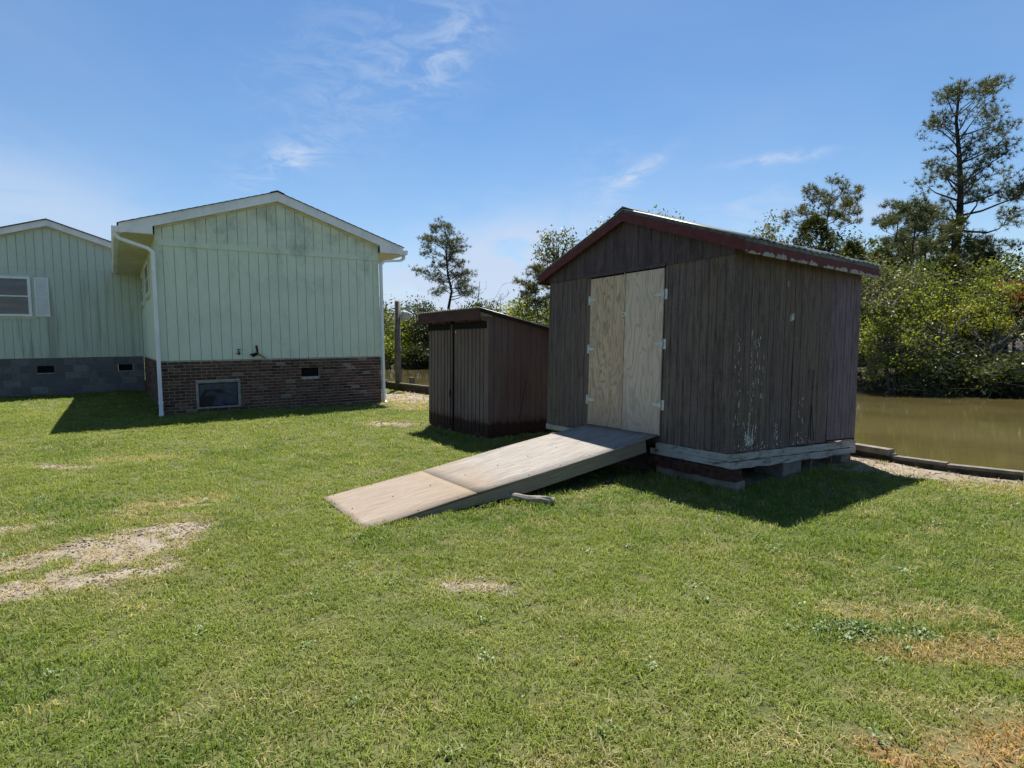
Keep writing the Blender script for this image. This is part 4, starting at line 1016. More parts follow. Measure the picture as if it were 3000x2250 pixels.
# ------------------------------------------------------------------ small shed
def small_shed():
    G = empty('small_shed', (SMALL[0], SMALL[1], 0), (-.022, .0, SMALL[2]), 'small low dark shed with single slope corrugated roof beside the big shed', 'shed')
    Wd, Dp, Z0 = 2.03, 1.75, .105
    top = lambda Y: 2.06 - .195 * (Y + .173)
    # front wall of narrow ribbed boards
    fw = B('front_wall', 'black_void', G, -Wd + .01, -.01, .0125, .04, Z0 + .02, top(.03) - .05)
    xs = [-Wd + .0]; 
    while xs[-1] < -.14: xs.append(xs[-1] + .118 + random.uniform(-.006, .006))
    xs[-1] = 0
    dx0, dx1 = -1.22, -1.09                                 # dark joint of the door
    for a, b in zip(xs[:-1], xs[1:]):
        if b > dx0 and a < dx1:
            if a < dx0 - .02: b = dx0
            elif b > dx1 + .02: a = dx1
            else: continue
        MB().prism([(a + .02, Z0 + random.uniform(-.02, .02)), (b - .004, Z0 + random.uniform(-.02, .02)), (b - .004, top(0) - .06), (a + .02, top(0) - .06)], random.uniform(-.004, 0), .012).build('board', 'small_front', fw)
    B('door_batten', 'small_front', G, dx0 + .075, dx0 + .105, -.022, -.003, .0, 1.84)
    B('latch', 'black_void', G, dx0 + .03, dx0 + .085, -.03, -.0225, .62, .74)
    MB().box(dx0 + .05, dx0 + .06, -.028, -.0225, .5, .62).build('latch_strap', 'wire_black', G)
    # side wall
    sw = MB().prism([(.015, Z0 + .02), (Dp - .01, Z0 + .02), (Dp - .01, top(Dp) - .06), (.015, top(.015) - .06)], -.04, -.0125, 'x').build('side_wall', 'black_void', G)
    e = [.0, .10, .235, .365, .49, .615, .735, .80, .92, 1.04, 1.15, 1.27, 1.39, 1.51, 1.63, Dp]
    for a, b in zip(e[:-1], e[1:]):
        MB().prism([(a + .003, Z0 + random.uniform(-.03, .02)), (b - .004, Z0 + random.uniform(-.03, .02)), (b - .004, top(b) - .055), (a + .003, top(a) - .055)], -.012, random.uniform(-.002, .003), 'x').build('board', 'small_side', sw)
    MB().tube([(.006, .72, .95), (.007, .66, .62), (.006, .58, .30)], .004, 5).build('scratch_vine', 'wire_black', sw)
    B('back_wall', 'small_side', G, -Wd, -.0, Dp - .003, Dp + .01, Z0, top(Dp) - .06); MB().prism([(.04, Z0), (Dp - .004, Z0), (Dp - .004, top(Dp) - .06), (.04, top(.04) - .06)], -Wd, -Wd + .012, 'x').build('far_side_wall', 'small_side', G)
    # base skirts, rotten
    def ragged_x(x0, x1, y0, y1, z0, z1, amp, nm):
        n = 26; V = []; Fc = []
        for i in range(n + 1):
            xx = x0 + (x1 - x0) * i / n; a = z0 + random.uniform(-amp, amp); b = z1 + random.uniform(-amp, amp); V += [(xx, y0, a), (xx, y0 + random.uniform(-.004, .004), b), (xx, y1, b), (xx, y1, a)]
        for i in range(n):
            for j in range(4): k = (j + 1) % 4; Fc.append((i * 4 + j, i * 4 + k, (i + 1) * 4 + k, (i + 1) * 4 + j))
        Fc += [(0, 1, 2, 3), tuple(range(n * 4 + 3, n * 4 - 1, -1))]; return MB().add(V, Fc).build(nm, 'rotten_red', G)
    ragged_x(-Wd + .02, -.03, .0135, .05, .055, .14, .012, 'base_rail')
    n = 18; V = []; Fc = []
    for i in range(n + 1):
        yy = .03 + (Dp - .05) * i / n; a, b = .05 + random.uniform(-.012, .012), .14; V += [(-.05, yy, a), (-.0135, yy, a), (-.0135, yy, b), (-.05, yy, b)]
    for i in range(n):
        for j in range(4): k = (j + 1) % 4; Fc.append((i * 4 + j, i * 4 + k, (i + 1) * 4 + k, (i + 1) * 4 + j))
    Fc += [(0, 1, 2, 3), tuple(range(n * 4 + 3, n * 4 - 1, -1))]; MB().add(V, Fc).build('base_rail', 'rotten_red', G)
    # roof
    xl, xr, yf, yb = -Wd - .02, .045, -.195, Dp + .1
    MB().prism([(yf + .022, top(yf) - .05), (yb, top(yb) - .05), (yb, top(yb) - .012), (yf + .022, top(yf) - .012)], xl + .01, xr - .012, 'x').build('roof_deck', 'black_void', G)
    n = 120; V = []; Fc = []
    for i in range(n + 1):
        xx = xl - .01 + (xr - xl + .02) * i / n; w = .009 * math.sin(i * math.pi / 2.5)
        for q in (yf - .03, .6, yb + .03): V.append((xx, q, top(q) + .002 + w))
    for i in range(n):
        for j in range(2): a = i * 3 + j; Fc.append((a, a + 1, a + 4, a + 3))
    o = MB().add(V, Fc).build('roof_sheet', 'roof_metal', G, True); md = o.modifiers.new('t', 'SOLIDIFY'); md.thickness = .006; md.offset = -1
    B('fascia_board', 'maroon_board', G, xl, xr, yf, yf + .021, top(yf) - .178, top(yf) - .014)
    z = lambda q: top(q) - .014
    MB().prism([(yf + .0215, z(yf) - .05), (yb, z(yb) - .05), (yb, z(yb)), (yf + .0215, z(yf))], xr - .011, xr + .006, 'x').build('rake_board', 'maroon_dark', G)
    # rafter ends and corner bracket below the front overhang
    for xx in (-1.98, -1.35, -.7, -.05): MB().prism([(yf + .022, top(yf) - .15), (-.005, top(0) - .17), (-.005, top(0) - .052), (yf + .022, top(yf) - .052)], xx, xx + .04, 'x').build('rafter_tail', 'pole_wood' if xx > -.1 else 'small_side', G)
    MB().prism([(yf + .03, top(yf) - .06), (yf + .03, top(yf) - .12), (.03, top(0) - .10), (.06, top(0) - .055)], .0065, .025, 'x').build('corner_bracket', 'grey_wood', G)
    B('header_board', 'black_void', G, -Wd + .02, -.05, -.02, -.0055, 1.76, 1.87)
    MB().tube([(-.98, -.022, 1.72), (-.98, -.028, 1.72)], .014, 8).build('screw_cap', 'sash_white', G)
    return G
simple('maroon_dark', (.03, .018, .017), .8, .3, 9)
small_shed()
def spier(X0, X1, Y0, Y1, top, label):
    cx, cy = loc2w(SMALL, (X0 + X1) / 2, (Y0 + Y1) / 2); o = empty('concrete_block', (cx, cy, 0), (0, 0, SMALL[2]), label, 'block', 'supports under the sheds')
    B('block_face', 'concrete', o, -(X1 - X0) / 2, (X1 - X0) / 2, -(Y1 - Y0) / 2, (Y1 - Y0) / 2, -.08, top, bevel=.006)
spier(-.3, -.02, .12, .42, .055, 'flat concrete block under the near corner of the small shed'); spier(-1.95, -1.6, .05, .25, .06, 'concrete block under the door corner of the small shed')

# ------------------------------------------------------------------ pole with floodlight and cable
def pole():
    x, y = -3.62, 18.6; z = float(ground_z(x, y)); top = 3.0
    o = empty('wooden_pole', (x, y, z), label='tall weathered wooden pole at the bulkhead with a grey floodlight', cat='pole')
    MB().tube([(0, 0, -.2), (.0, 0, 1.2), (.02, 0, 2.82)], [.105, .10, .085], 12).build('shaft', 'pole_wood', o, True)
    l = MB().tube([(.09, 0, 2.33), (.14, -.02, 2.30), (.30, -.05, 2.36), (.34, -.06, 2.46)], [.03, .10, .17, .17], 12).build('lamp_hood', 'lamp_grey', o, True)
    MB().box(.30, .42, -.1, .02, 2.52, 2.68).build('lamp_box', 'lamp_grey', l); MB().tube([(.06, 0, 2.5), (.20, -.03, 2.56), (.34, -.05, 2.54)], .018, 6).build('lamp_arm', 'lamp_grey', l)
    hx, hy = loc2w(HOUSE, 4.78, 3.0); pts = []
    for i in range(9):
        t = i / 8; pts.append((t * (hx - x), t * (hy - y), 2.62 * (1 - t) + t * 2.5 - .5 * t * (1 - t)))
    MB().tube(pts, .012, 5).build('cable', 'wire_black', o)
pole()
# weathered log on the lawn beside the ramp
def log():
    o = MB().tube([(-.27, .03, .03), (-.22, .045, .055), (-.12, .02, .06), (-.02, .0, .045), (.10, -.01, .045), (.20, -.02, .04), (.23, -.02, .038)], [.012, .034, .038, .032, .033, .034, .030], 9).build('log', 'pale_wood', None, False)
    for v in o.data.vertices: v.co += Vector((random.uniform(-.007, .007), random.uniform(-.007, .007), random.uniform(-.007, .007)))
    o.location = (.16, 5.47, .005); o.rotation_euler = (0, 0, -.12)
    tag(o, 'short weathered grey log lying in the grass beside the ramp', 'log')
log()

# ------------------------------------------------------------------ foliage
def leafmat(name, stops, trans=.45, gloss=.45, spec=.3):
    k = NT(name); r = k.island(); p = k.pos()
    n1 = k.mr(k.noise(p, 1.25, 3, .5), .3, .7)
    c = k.ramp(k.ma('ADD', k.ma('MULTIPLY', r, .5), k.ma('MULTIPLY', n1, .5)), stops)
    k.col(c); k.rough(gloss); k.b.inputs['Specular IOR Level'].default_value = spec
    t = k.n('ShaderNodeBsdfTranslucent'); k.L(k.mix(1., c, (1.25, 1.25, .55), 'MULTIPLY'), t.inputs[0])
    mx = k.n('ShaderNodeMixShader'); mx.inputs[0].default_value = trans; k.L(k.b.outputs[0], mx.inputs[1]); k.L(t.outputs[0], mx.inputs[2]); k.L(mx.outputs[0], k.out.inputs[0])
    MAT[name] = k.m
leafmat('leaf_bright', [(.15, (.085, .11, .018)), (.5, (.16, .195, .032)), (.85, (.27, .285, .06))], .5)
leafmat('leaf_mid', [(.15, (.055, .075, .016)), (.5, (.105, .13, .028)), (.85, (.18, .195, .045))], .45)
leafmat('leaf_dark', [(.15, (.03, .042, .012)), (.5, (.055, .075, .019)), (.85, (.095, .11, .03))], .35)
leafmat('leaf_grey', [(.15, (.065, .075, .032)), (.5, (.115, .125, .055)), (.85, (.2, .195, .1))], .35)
leafmat('leaf_rust', [(.15, (.09, .028, .012)), (.5, (.16, .05, .022)), (.85, (.2, .09, .03))], .4)
leafmat('leaf_yellow', [(.15, (.10, .12, .018)), (.5, (.19, .21, .033)), (.85, (.30, .30, .065))], .5)
leafmat('needle', [(.15, (.04, .052, .026)), (.5, (.07, .085, .042)), (.85, (.12, .125, .065))], .35)
leafmat('needle_warm', [(.15, (.055, .06, .026)), (.5, (.09, .094, .038)), (.85, (.15, .14, .06))], .35)
leafmat('cedar', [(.15, (.032, .042, .01)), (.5, (.062, .075, .016)), (.85, (.11, .115, .026))], .25)
simple('bark', (.052, .042, .035), .95, .3, 8, bump=.6)
simple('bark_pale', (.19, .175, .155), .95, .25, 8)
simple('bark_grey', (.12, .11, .1), .95, .25, 8)

def unit(v): return v / (np.linalg.norm(v, axis=-1, keepdims=True) + 1e-9)
class Tree:
    def __init__(s, seed): s.r = np.random.default_rng(seed); s.wood = MB(); s.P = []; s.D = []; s.Ls = []; s.Ws = []
    def limb(s, a, b, r0, r1, bend=.1, n=4, sides=5):
        a, b = np.array(a, float), np.array(b, float); L = np.linalg.norm(b - a); pts = []
        off = s.r.normal(0, bend * L, 3); off[2] *= .5
        for i in range(n + 1):
            t = i / n; pts.append(a + (b - a) * t + off * math.sin(math.pi * t) + s.r.normal(0, .012 * L, 3) * (0 < i < n))
        s.wood.tube([tuple(p) for p in pts], [r0 + (r1 - r0) * i / n for i in range(n + 1)], sides); return pts
    def leaves(s, c, sig, n, leaf, up=.5, shell=False):
        c = np.array(c); q = s.r.normal(0, 1, (n, 3))
        if shell: q = unit(q) * s.r.uniform(.55, 1.1, (n, 1))
        s.P.append(c + q * np.array(sig)); d = s.r.normal(0, 1, (n, 3)); s.D.append(unit(d)); s.Ls.append(s.r.uniform(.5, 1.5, n) * leaf); s.Ws.append(s.r.uniform(.45, .65, n))
    def tufts(s, c, axis, n, length, width, spread=.8):
        d = unit(np.array(axis) + s.r.normal(0, spread, (n, 3))); s.P.append(np.repeat(np.array([c]), n, 0)); s.D.append(d); s.Ls.append(s.r.uniform(.7, 1.2, n) * length); s.Ws.append(np.full(n, width))
    def crown_mesh(s, mode):
        P, D, Ls, Ws = np.concatenate(s.P), np.concatenate(s.D), np.concatenate(s.Ls)[:, None], np.concatenate(s.Ws)[:, None]
        side = unit(np.cross(D, s.r.normal(0, 1, D.shape))); nrm = np.cross(D, side); n = len(P); i = np.arange(n)
        if mode == 'leaf':
            V = np.stack([P, P + D * Ls * .5 + side * Ls * Ws * .5 + nrm * Ls * .08, P + D * Ls, P + D * Ls * .5 - side * Ls * Ws * .5 + nrm * Ls * .08], 1).reshape(-1, 3)
            F = np.stack([i * 4, i * 4 + 1, i * 4 + 2, i * 4 + 3], 1)
        else:
            V = np.stack([P - side * Ws * .5, P + side * Ws * .5, P + D * Ls], 1).reshape(-1, 3); F = np.stack([i * 3, i * 3 + 1, i * 3 + 2], 1)
        return np_mesh('crown', V, F)
    def finish(s, name, loc, mat, bark, mode, label, cat='tree', group=None):
        o = empty(name, loc, label=label, cat=cat, group=group)
        s.wood.build('trunk' if cat == 'tree' else 'stems', bark, o, True)
        if s.P: link('crown' if cat == 'tree' else 'foliage', s.crown_mesh(mode), mat, o)
        return o
def place_z(x, y): return float(far_z(np.array([x]), np.array([y]))[0]) - .05

def pine(label, x, y, ztop, lo, Rm, seed, mat='needle', nl=34, lean=(0, 0), dens=1., asym=(0, 0), name='pine_tree', r0=None, bare_to=None, profile=None, nlen=.30, rise0=.3, rise1=.85, clump=1., group='pines on the far bank'):
    z0 = place_z(x, y); H = ztop - z0; T = Tree(seed); rr = T.r; r0 = r0 or H * .014
    pth = []
    for i in range(9):
        t = i / 8; pth.append(np.array([lean[0] * t * t + rr.normal(0, .012 * H) * (0 < i < 8), lean[1] * t * t + rr.normal(0, .008 * H) * (0 < i < 8), H * t * .985]))
    T.wood.tube([tuple(p) for p in pth], [r0 * (1 - .86 * i / 8) for i in range(9)], 8)
    def at(t): k = min(7, int(t * 8)); f = t * 8 - k; return pth[k] * (1 - f) + pth[k + 1] * f
    tl = (lo - z0) / H
    prof = profile or (lambda u: (.55 + .45 * math.sin(min(1, u * 1.5) * math.pi * .5)) * (1 - u ** 2.2) + .12)
    for i in range(nl):
        u = (i + rr.uniform(0, 1)) / nl; t = tl + (1 - tl) * u * .97; az = i * 2.4 + rr.normal(0, .5); dr = np.array([math.cos(az), math.sin(az), 0])
        L = Rm * prof(u) * rr.uniform(.55, 1.1) * (1 + asym[0] * dr[0] + asym[1] * dr[1])
        if L < .15: L = .15
        a = at(t); rise = rise0 + rise1 * u + rr.normal(0, .15); b = a + dr * L * math.cos(rise * .8) + np.array([0, 0, L * math.sin(rise * .8)])
        pts = T.limb(a, b, r0 * (1 - .8 * t) * .36, .012, .15, 5, 5)
        ncl = max(2, int(L * 2.7 * dens)); cr = (.10 + .032 * Rm) * clump
        for k in range(ncl):
            q = 1.0 if k == 0 else rr.uniform(.45, 1.0); j = min(4, int(q * 5)); f = q * 5 - j; p = pts[j] * (1 - f) + pts[j + 1] * f
            d2 = unit(dr * .7 + rr.normal(0, .7, 3) * np.array([1, 1, .6]) + np.array([0, 0, .4])); l2 = rr.uniform(.15, .4) * min(1.8, Rm / 2.0) * (k > 0) + .06; e = p + d2 * l2
            T.limb(p, e, .014, .007, .08, 2, 3)
            for m_ in range(rr.integers(7, 13)):
                o = rr.normal(0, 1, 3) * np.array([cr, cr, cr * .6]); c = e + o
                if m_ % 3 == 0: T.limb(e, c, .006, .004, .05, 1, 3)
                T.tufts(c, unit(o) * .6 + d2 * .3 + np.array([0, 0, .5]), 15, nlen * .95, .026, .8)
    return T.finish(name, (x, y, z0), mat, 'bark', 'needle', label, 'tree', group)

def broad(label, x, y, ztop, Rm, seed, mat='leaf_mid', lo=.35, clumps=34, per=85, leaf=.12, stems=1, bark='bark_grey', name='broadleaf_tree', sig=.24, flat=.7, cat='tree', group='leafy trees and shrubs on the far bank', off=(0, 0), twigs=0):
    z0 = place_z(x, y); H = ztop - z0; T = Tree(seed); rr = T.r; zc = H * (lo + 1) / 2; rz = H * (1 - lo) / 2
    roots = []
    for s_ in range(stems):
        a = rr.uniform(0, 6.28); q = rr.uniform(.0, .25) * (stems > 1); top = np.array([math.cos(a) * Rm * .4 * (stems > 1) + off[0] * .6, math.sin(a) * Rm * .4 * (stems > 1) + off[1] * .6, H * rr.uniform(.55, .8)])
        roots.append(T.limb((math.cos(a) * q, math.sin(a) * q, -.1), top, H * .017 + .02, .02, .07, 6, 7))
    for i in range(clumps):
        d = unit(rr.normal(0, 1, 3)); rad = rr.uniform(.25, 1.) ** .55; wob = rr.uniform(.72, 1.12)
        c = np.array([off[0], off[1], zc]) + d * rad * wob * np.array([Rm, Rm, rz])
        if c[2] < .12: c[2] = .12 + rr.uniform(0, .25)
        st = roots[rr.integers(0, stems)]; zs = [abs(p[2] - (c[2] - .45 * np.hypot(c[0] - p[0], c[1] - p[1]) - .1)) for p in st]; p0 = st[int(np.argmin(zs))]
        T.limb(p0, c, .02 + .006 * H, .006, .10, 4, 4)
        for tw in range(twigs):
            e = c + rr.normal(0, 1, 3) * np.array([.5, .5, .3]); T.limb(c, e, .008, .003, .12, 2, 3)
        sg = sig * Rm * rr.uniform(.7, 1.25); T.leaves(c, (sg, sg, sg * flat), int(per * rr.uniform(.6, 1.3)), leaf)
    return T.finish(name, (x, y, z0), mat, bark, 'leaf', label, cat, group)

def cedar(label, x, y, ztop, Rm, seed, mat='cedar', lo=.05, n=420, name='cedar_tree', shape=1.0, group='cedars on the far bank'):
    z0 = place_z(x, y); H = ztop - z0; T = Tree(seed); rr = T.r
    tr = T.limb((0, 0, -.1), (rr.normal(0, .1), rr.normal(0, .1), H * .97), H * .015 + .03, .015, .02, 6, 7)
    lob = rr.uniform(.75, 1.2, 14)
    for i in range(n):
        u = rr.uniform(0, 1) ** .85; z = H * (lo + (1 - lo) * u); az = rr.uniform(0, 6.28)
        R_ = Rm * ((1 - u) ** .75 * shape + (1 - shape) * math.sin(math.pi * min(1, u * .9 + .1))) * lob[int(az / 6.29 * 7) + 7 * int((u * 3) % 2)] + .08
        q = rr.uniform(.35, 1.) ** .5; dr = np.array([math.cos(az), math.sin(az), 0]); c = dr * R_ * q + np.array([0, 0, z])
        if i % 4 == 0: T.limb((tr[3][0], tr[3][1], max(.1, z - R_ * .5)), c, .022, .006, .06, 2, 4)
        for k in range(3): T.tufts(c + rr.normal(0, .12, 3), dr * .8 + np.array([0, 0, .35]), 11, .24, .035, .6)
    return T.finish(name, (x, y, z0), mat, 'bark', 'needle', label, 'tree', group)

def deadtree(label, x, y, ztop, seed, spread=.55, n=16, r0=.09, bark='bark_pale', name='dead_tree', sub=4):
    z0 = place_z(x, y); H = ztop - z0; T = Tree(seed); rr = T.r; tr = T.limb((0, 0, -.1), (rr.normal(0, .2), 0, H * .92), r0, .02, .04, 6, 6)
    for i in range(n):
        t = rr.uniform(.3, .95); k = int(t * 6); a = tr[k]; az = rr.uniform(0, 6.28); L = H * spread * (1.1 - t) * rr.uniform(.6, 1.1) + .3; b = a + np.array([math.cos(az) * L, math.sin(az) * L, L * rr.uniform(.5, 1.3)])
        if b[2] > H: b[2] = H * rr.uniform(.9, 1.)
        pts = T.limb(a, b, r0 * .4 * (1.1 - t), .009, .1, 4, 4)
        for s_ in range(sub):
            j = rr.integers(1, 5); T.limb(pts[j], pts[j] + np.array([rr.normal(0, .3), rr.normal(0, .3), rr.uniform(.1, .55)]) * L * .35, .014, .006, .1, 2, 3)
    return T.finish(name, (x, y, z0), None, bark, 'leaf', label, 'tree', 'bare trees on the far bank')

def trees():
    # right bank, tall ones
    pine('tallest pine standing high above the right bank trees', 25.4, 34, 15.9, 7.6, 3.3, 11, nl=44, dens=.8, clump=1.15, asym=(.25, 0), r0=.34, rise0=.55, rise1=.45, profile=lambda u: (.74 + .26 * math.sin(u * 11)) * (1.05 - .45 * u) * (1 - u ** 5) ** .8 + .14)
    pine('flat topped pine above the dark cedar behind big shed roof', 19.4, 36, 10.3, 8.2, 2.2, 12, 'needle_warm', nl=20, dens=.85, rise0=.35, rise1=.4, profile=lambda u: (1 - u ** 4) * (.8 + .2 * math.cos(u * 7)) + .2)
    cedar('dark cedar mass directly behind the right end of big shed roof', 16.9, 33, 8.3, 2.6, 13, n=620, shape=.45)
    pine('small slender pine between the flat topped pine and the tallest pine', 22.2, 34, 9.1, 6.0, 1.75, 14, nl=20, dens=1.2)
    pine('thin leaning pine with sparse needles left of the tallest pine', 18.6, 28, 8.0, 4.0, 1.7, 15, nl=22, lean=(.75, 0), dens=.9)
    cedar('dark cedar wrapped round the foot of the tallest pine', 23.3, 31, 7.7, 1.7, 16, n=460, shape=.4)
    pine('pine at the right edge of view with long level boughs', 28.2, 31, 8.9, 4.6, 3.6, 17, nl=15, dens=1.1, asym=(-.45, 0), rise0=.05)
    deadtree('straight bare snag seen against sky near the right edge', 31.0, 38, 8.7, 18, .18, 8, .12, 'bark_grey', sub=1)
    cedar('small pointed conifer in the sky gap near the right edge', 28.5, 36, 6.9, 1.0, 19, 'needle', n=130, shape=1.)
    # right bank, shore row
    broad('rust red leaved young tree near the right edge of the bank', 18.75, 21.8, 4.05, .8, 20, 'leaf_rust', .55, 15, 60, .12, 1, 'bark', sig=.3)
    k = 30
    for (x, y, zt, rm, mt, lo, st, lab) in (  # dark-leaved waterline rows carry the shade there as leaf colour
        (14.1, 23.4, 4.3, 1.5, 'leaf_grey', .3, 3, 'greyish leafy shrub touching the big shed corner in view'),
        (13.9, 21.6, 2.3, 1.2, 'leaf_bright', .2, 3, 'bright green shrub above the waterline beside big shed corner'),
        (15.3, 23.0, 3.2, 1.2, 'leaf_bright', .4, 2, 'bright green shrub second along the shore from big shed'),
        (15.5, 21.9, 1.9, 1.0, 'leaf_dark', .05, 3, 'low shrub overhanging water second from big shed'),
        (16.6, 24.4, 4.1, 1.4, 'leaf_mid', .4, 2, 'rounded green tree in the middle of the right bank'),
        (16.9, 21.9, 2.7, .95, 'leaf_yellow', .5, 2, 'yellow green sunlit shrub in the middle of right bank shore'),
        (16.9, 20.7, 1.2, .9, 'leaf_dark', .05, 4, 'dark tangled shrub at the waterline below the yellow green one'),
        (17.9, 22.6, 3.3, 1.1, 'leaf_bright', .45, 2, 'bright leafy tree left of the rust red tree'),
        (18.3, 20.0, 1.1, 1.0, 'leaf_dark', .05, 4, 'dark low shrub at the waterline left of the rust red tree'),
        (20.2, 22.6, 3.3, 1.3, 'leaf_mid', .3, 2, 'green shrub right of the rust red tree'),
        (20.3, 19.2, 1.1, .9, 'leaf_grey', .05, 3, 'pale low shrub at the waterline by the right edge'),
        (14.6, 21.5, 1.0, .9, 'leaf_dark', .05, 4, 'dark low growth at the waterline beside big shed corner'),
        (16.2, 21.0, .9, .9, 'leaf_dark', .05, 4, 'dark low growth at the waterline left of the tangled shrub'),
        (17.6, 20.3, .8, .9, 'leaf_dark', .05, 4, 'dark low growth at the waterline right of the tangled shrub'),
        (19.3, 19.5, .9, .95, 'leaf_dark', .05, 4, 'dark low growth at the waterline below the rust red tree'),
        (22.5, 21.0, 3.4, 1.6, 'leaf_bright', .15, 3, 'leafy shrub beyond the right edge of the bank'),
        (13.2, 25.2, 4.6, 1.7, 'leaf_mid', .2, 2, 'leafy tree hidden mostly by the big shed back corner'),
        (11.6, 25.4, 4.2, 1.7, 'leaf_mid', .15, 2, 'leafy tree behind the big shed'),
        ):
        low = zt < 2.2; y = y - (1.15 if low else .5); zt = zt if low else zt * 1.12; lo = -.2 if low else lo - .08; rm = rm * 1.1
        broad(lab, x, y, zt, rm, k, mt, lo, int(20 + rm * 12), 95 if low else 150, .088 + .03 * (k % 3 == 0), st, 'bark_grey' if k % 3 else 'bark_pale', 'shrub' if zt < 3 else 'broadleaf_tree', cat='shrub' if zt < 3 else 'tree', twigs=4, sig=.2); k += 1
    cedar('light green cedar rising above shrubs in mid right bank', 19.1, 25.6, 4.9, 1.35, 60, 'cedar', n=330, shape=.7)
    cedar('broad cedar behind the first shore shrubs beside the big shed', 17.6, 28, 5.6, 2.0, 61, 'cedar', n=420, shape=.5)
    broad('back row leafy tree left of the leaning pine', 16.2, 28.5, 5.5, 2.0, 62, 'leaf_mid', .15, 34, 80, .15)
    broad('back row leafy tree below the tallest pine', 21.8, 27.5, 5.2, 2.1, 63, 'leaf_mid', .15, 34, 80, .15)
    broad('back row leafy tree near the right edge behind the rust red tree', 25.2, 27, 4.9, 2.3, 64, 'leaf_bright', .1, 34, 80, .15)
    cedar('olive cedar right of the dark cedar mass behind big shed roof', 17.9, 31, 6.6, 1.7, 161, 'cedar', n=330, shape=.5)
    broad('olive leafy tree rising just right of the big shed eave', 19.3, 31.5, 6.2, 1.9, 162, 'leaf_dark', .2, 36, 80, .16)
    pine('sparse pine close left of the tallest pine', 21.0, 30, 7.9, 4.2, 1.7, 163, nl=24, dens=1.0)
    broad('dark leafy tree filling the gap under the small slender pine', 21.0, 32.5, 6.2, 2.0, 164, 'leaf_dark', .15, 36, 80, .16)
    cedar('olive cedar right of the foot of tallest pine', 25.0, 31, 5.9, 1.6, 165, 'cedar', n=330, shape=.5)
    broad('dark leafy tree behind the rust red tree', 26.3, 31, 5.7, 2.1, 166, 'leaf_dark', .15, 36, 80, .16)
    for q, (x, y, zt, rm, mt, lab) in enumerate(((18.3, 35, 8.4, 2.2, 'leaf_dark', 'tall dark tree behind the dark cedar at big shed roof'), (20.6, 36, 8.0, 2.2, 'leaf_mid', 'tall leafy tree left of the small slender pine'), (23.0, 36, 8.2, 2.2, 'leaf_dark', 'tall dark tree between slender pine and tallest pine'),
                                                 (26.8, 36.5, 7.6, 2.3, 'leaf_mid', 'tall leafy tree right of the tallest pine trunk'), (30.2, 37, 7.4, 2.4, 'leaf_dark', 'tall dark tree at the right edge of view'), (22.4, 29.5, 5.9, 1.7, 'leaf_grey', 'grey green tree before the tallest pine trunk'), (24.2, 28.5, 5.4, 1.7, 'leaf_mid', 'leafy tree right of the tallest pine foot'), (17.2, 26.2, 5.2, 1.6, 'leaf_dark', 'dark leafy tree rising behind the yellow green shrub'))):
        broad(lab, x, y, zt, rm, 500 + q, mt, .25, 40, 80, .17, 1, 'bark', sig=.2)
    broad('far leafy tree low in the sky gap near the right edge', 30.5, 34, 5.0, 2.4, 65, 'leaf_dark', .1, 30, 80, .18)
    broad('far leafy tree behind the small slender pine', 24.0, 38, 6.3, 2.6, 66, 'leaf_dark', .1, 34, 80, .18)
    for q, (x, y, zt, lab) in enumerate(((17.9, 20.0, 1.4, 'pale bare branches hanging over water in the middle of right shore'), (19.6, 20.2, 2.7, 'pale bare branches leaning out by the right edge shore'), (15.9, 21.0, 2.3, 'bare twiggy shrub in the middle of the shrubs on right shore'),
                                         (14.7, 21.2, 1.7, 'bare twiggy shrub nearest the big shed on the right shore'), (16.9, 20.6, 1.9, 'bare twiggy shrub below the yellow green shrub'), (18.6, 20.6, 2.2, 'bare twiggy shrub at the foot of the rust red tree'), (20.9, 19.0, 1.6, 'bare tangle of branches at the water by the right edge'))):
        deadtree(lab, x, y, zt, 67 + q * 100, .85, 20, .045, 'bark_pale' if q % 2 == 0 else 'bark_grey', 'bare_shrub', 5)
    # behind the big shed roof
    broad('sparse tree crown peeking over the left slope of big shed roof', 7.8, 44, 11.5, 1.9, 70, 'leaf_grey', .5, 40, 75, .2, sig=.2)
    broad('small crown peeking over the ridge of big shed roof', 11.2, 42, 10.8, 1.9, 71, 'leaf_mid', .45, 40, 90, .2)
    broad('tip of a reddish crown over the right slope of big shed roof', 15.4, 42, 9.2, 1.4, 72, 'leaf_grey', .45, 34, 75, .2)
    broad('rounded crown over the middle right slope of big shed roof', 17.2, 40, 9.75, 2.0, 73, 'leaf_grey', .42, 44, 75, .19, sig=.2)
    # left of the big shed
    broad('tall open crowned tree rising left of the big shed eave', 3.7, 46, 10.6, 2.0, 74, 'leaf_grey', .5, 40, 60, .2, sig=.19)
    pine('green topped pine between the two sheds', 1.75, 42, 6.9, 3.6, 1.55, 75, 'needle_warm', nl=24, dens=1.5)
    broad('yellow green leafy tree between the two sheds', .5, 41.5, 4.9, 1.7, 76, 'leaf_yellow', .2, 34, 80, .18)
    broad('lower leafy tree against the left wall of big shed', 3.4, 40, 5.0, 1.8, 77, 'leaf_mid', .1, 34, 80, .18)
    pine('lone pine standing tall above the small shed roof', -5.5, 52, 12.15, 5.3, 3.1, 78, nl=38, dens=1.2, lean=(-.35, 0), asym=(-.25, 0), r0=.2, profile=lambda u: (.8 + .35 * math.sin(u * 13)) * (1 - u ** 2.4) * .82 + .15, nlen=.3)
    deadtree('bare grey tree spreading above the small shed roof', -2.6, 47, 6.95, 79, .6, 20, .1, 'bark_pale', sub=5)
    deadtree('thin bare pole of a tree right of spreading bare tree', -1.0, 48, 5.9, 80, .3, 10, .07, 'bark_pale', sub=3)
    broad('vine covered stump in the spreading bare tree', -2.3, 46.2, 5.3, .75, 81, 'leaf_dark', .2, 16, 60, .17)
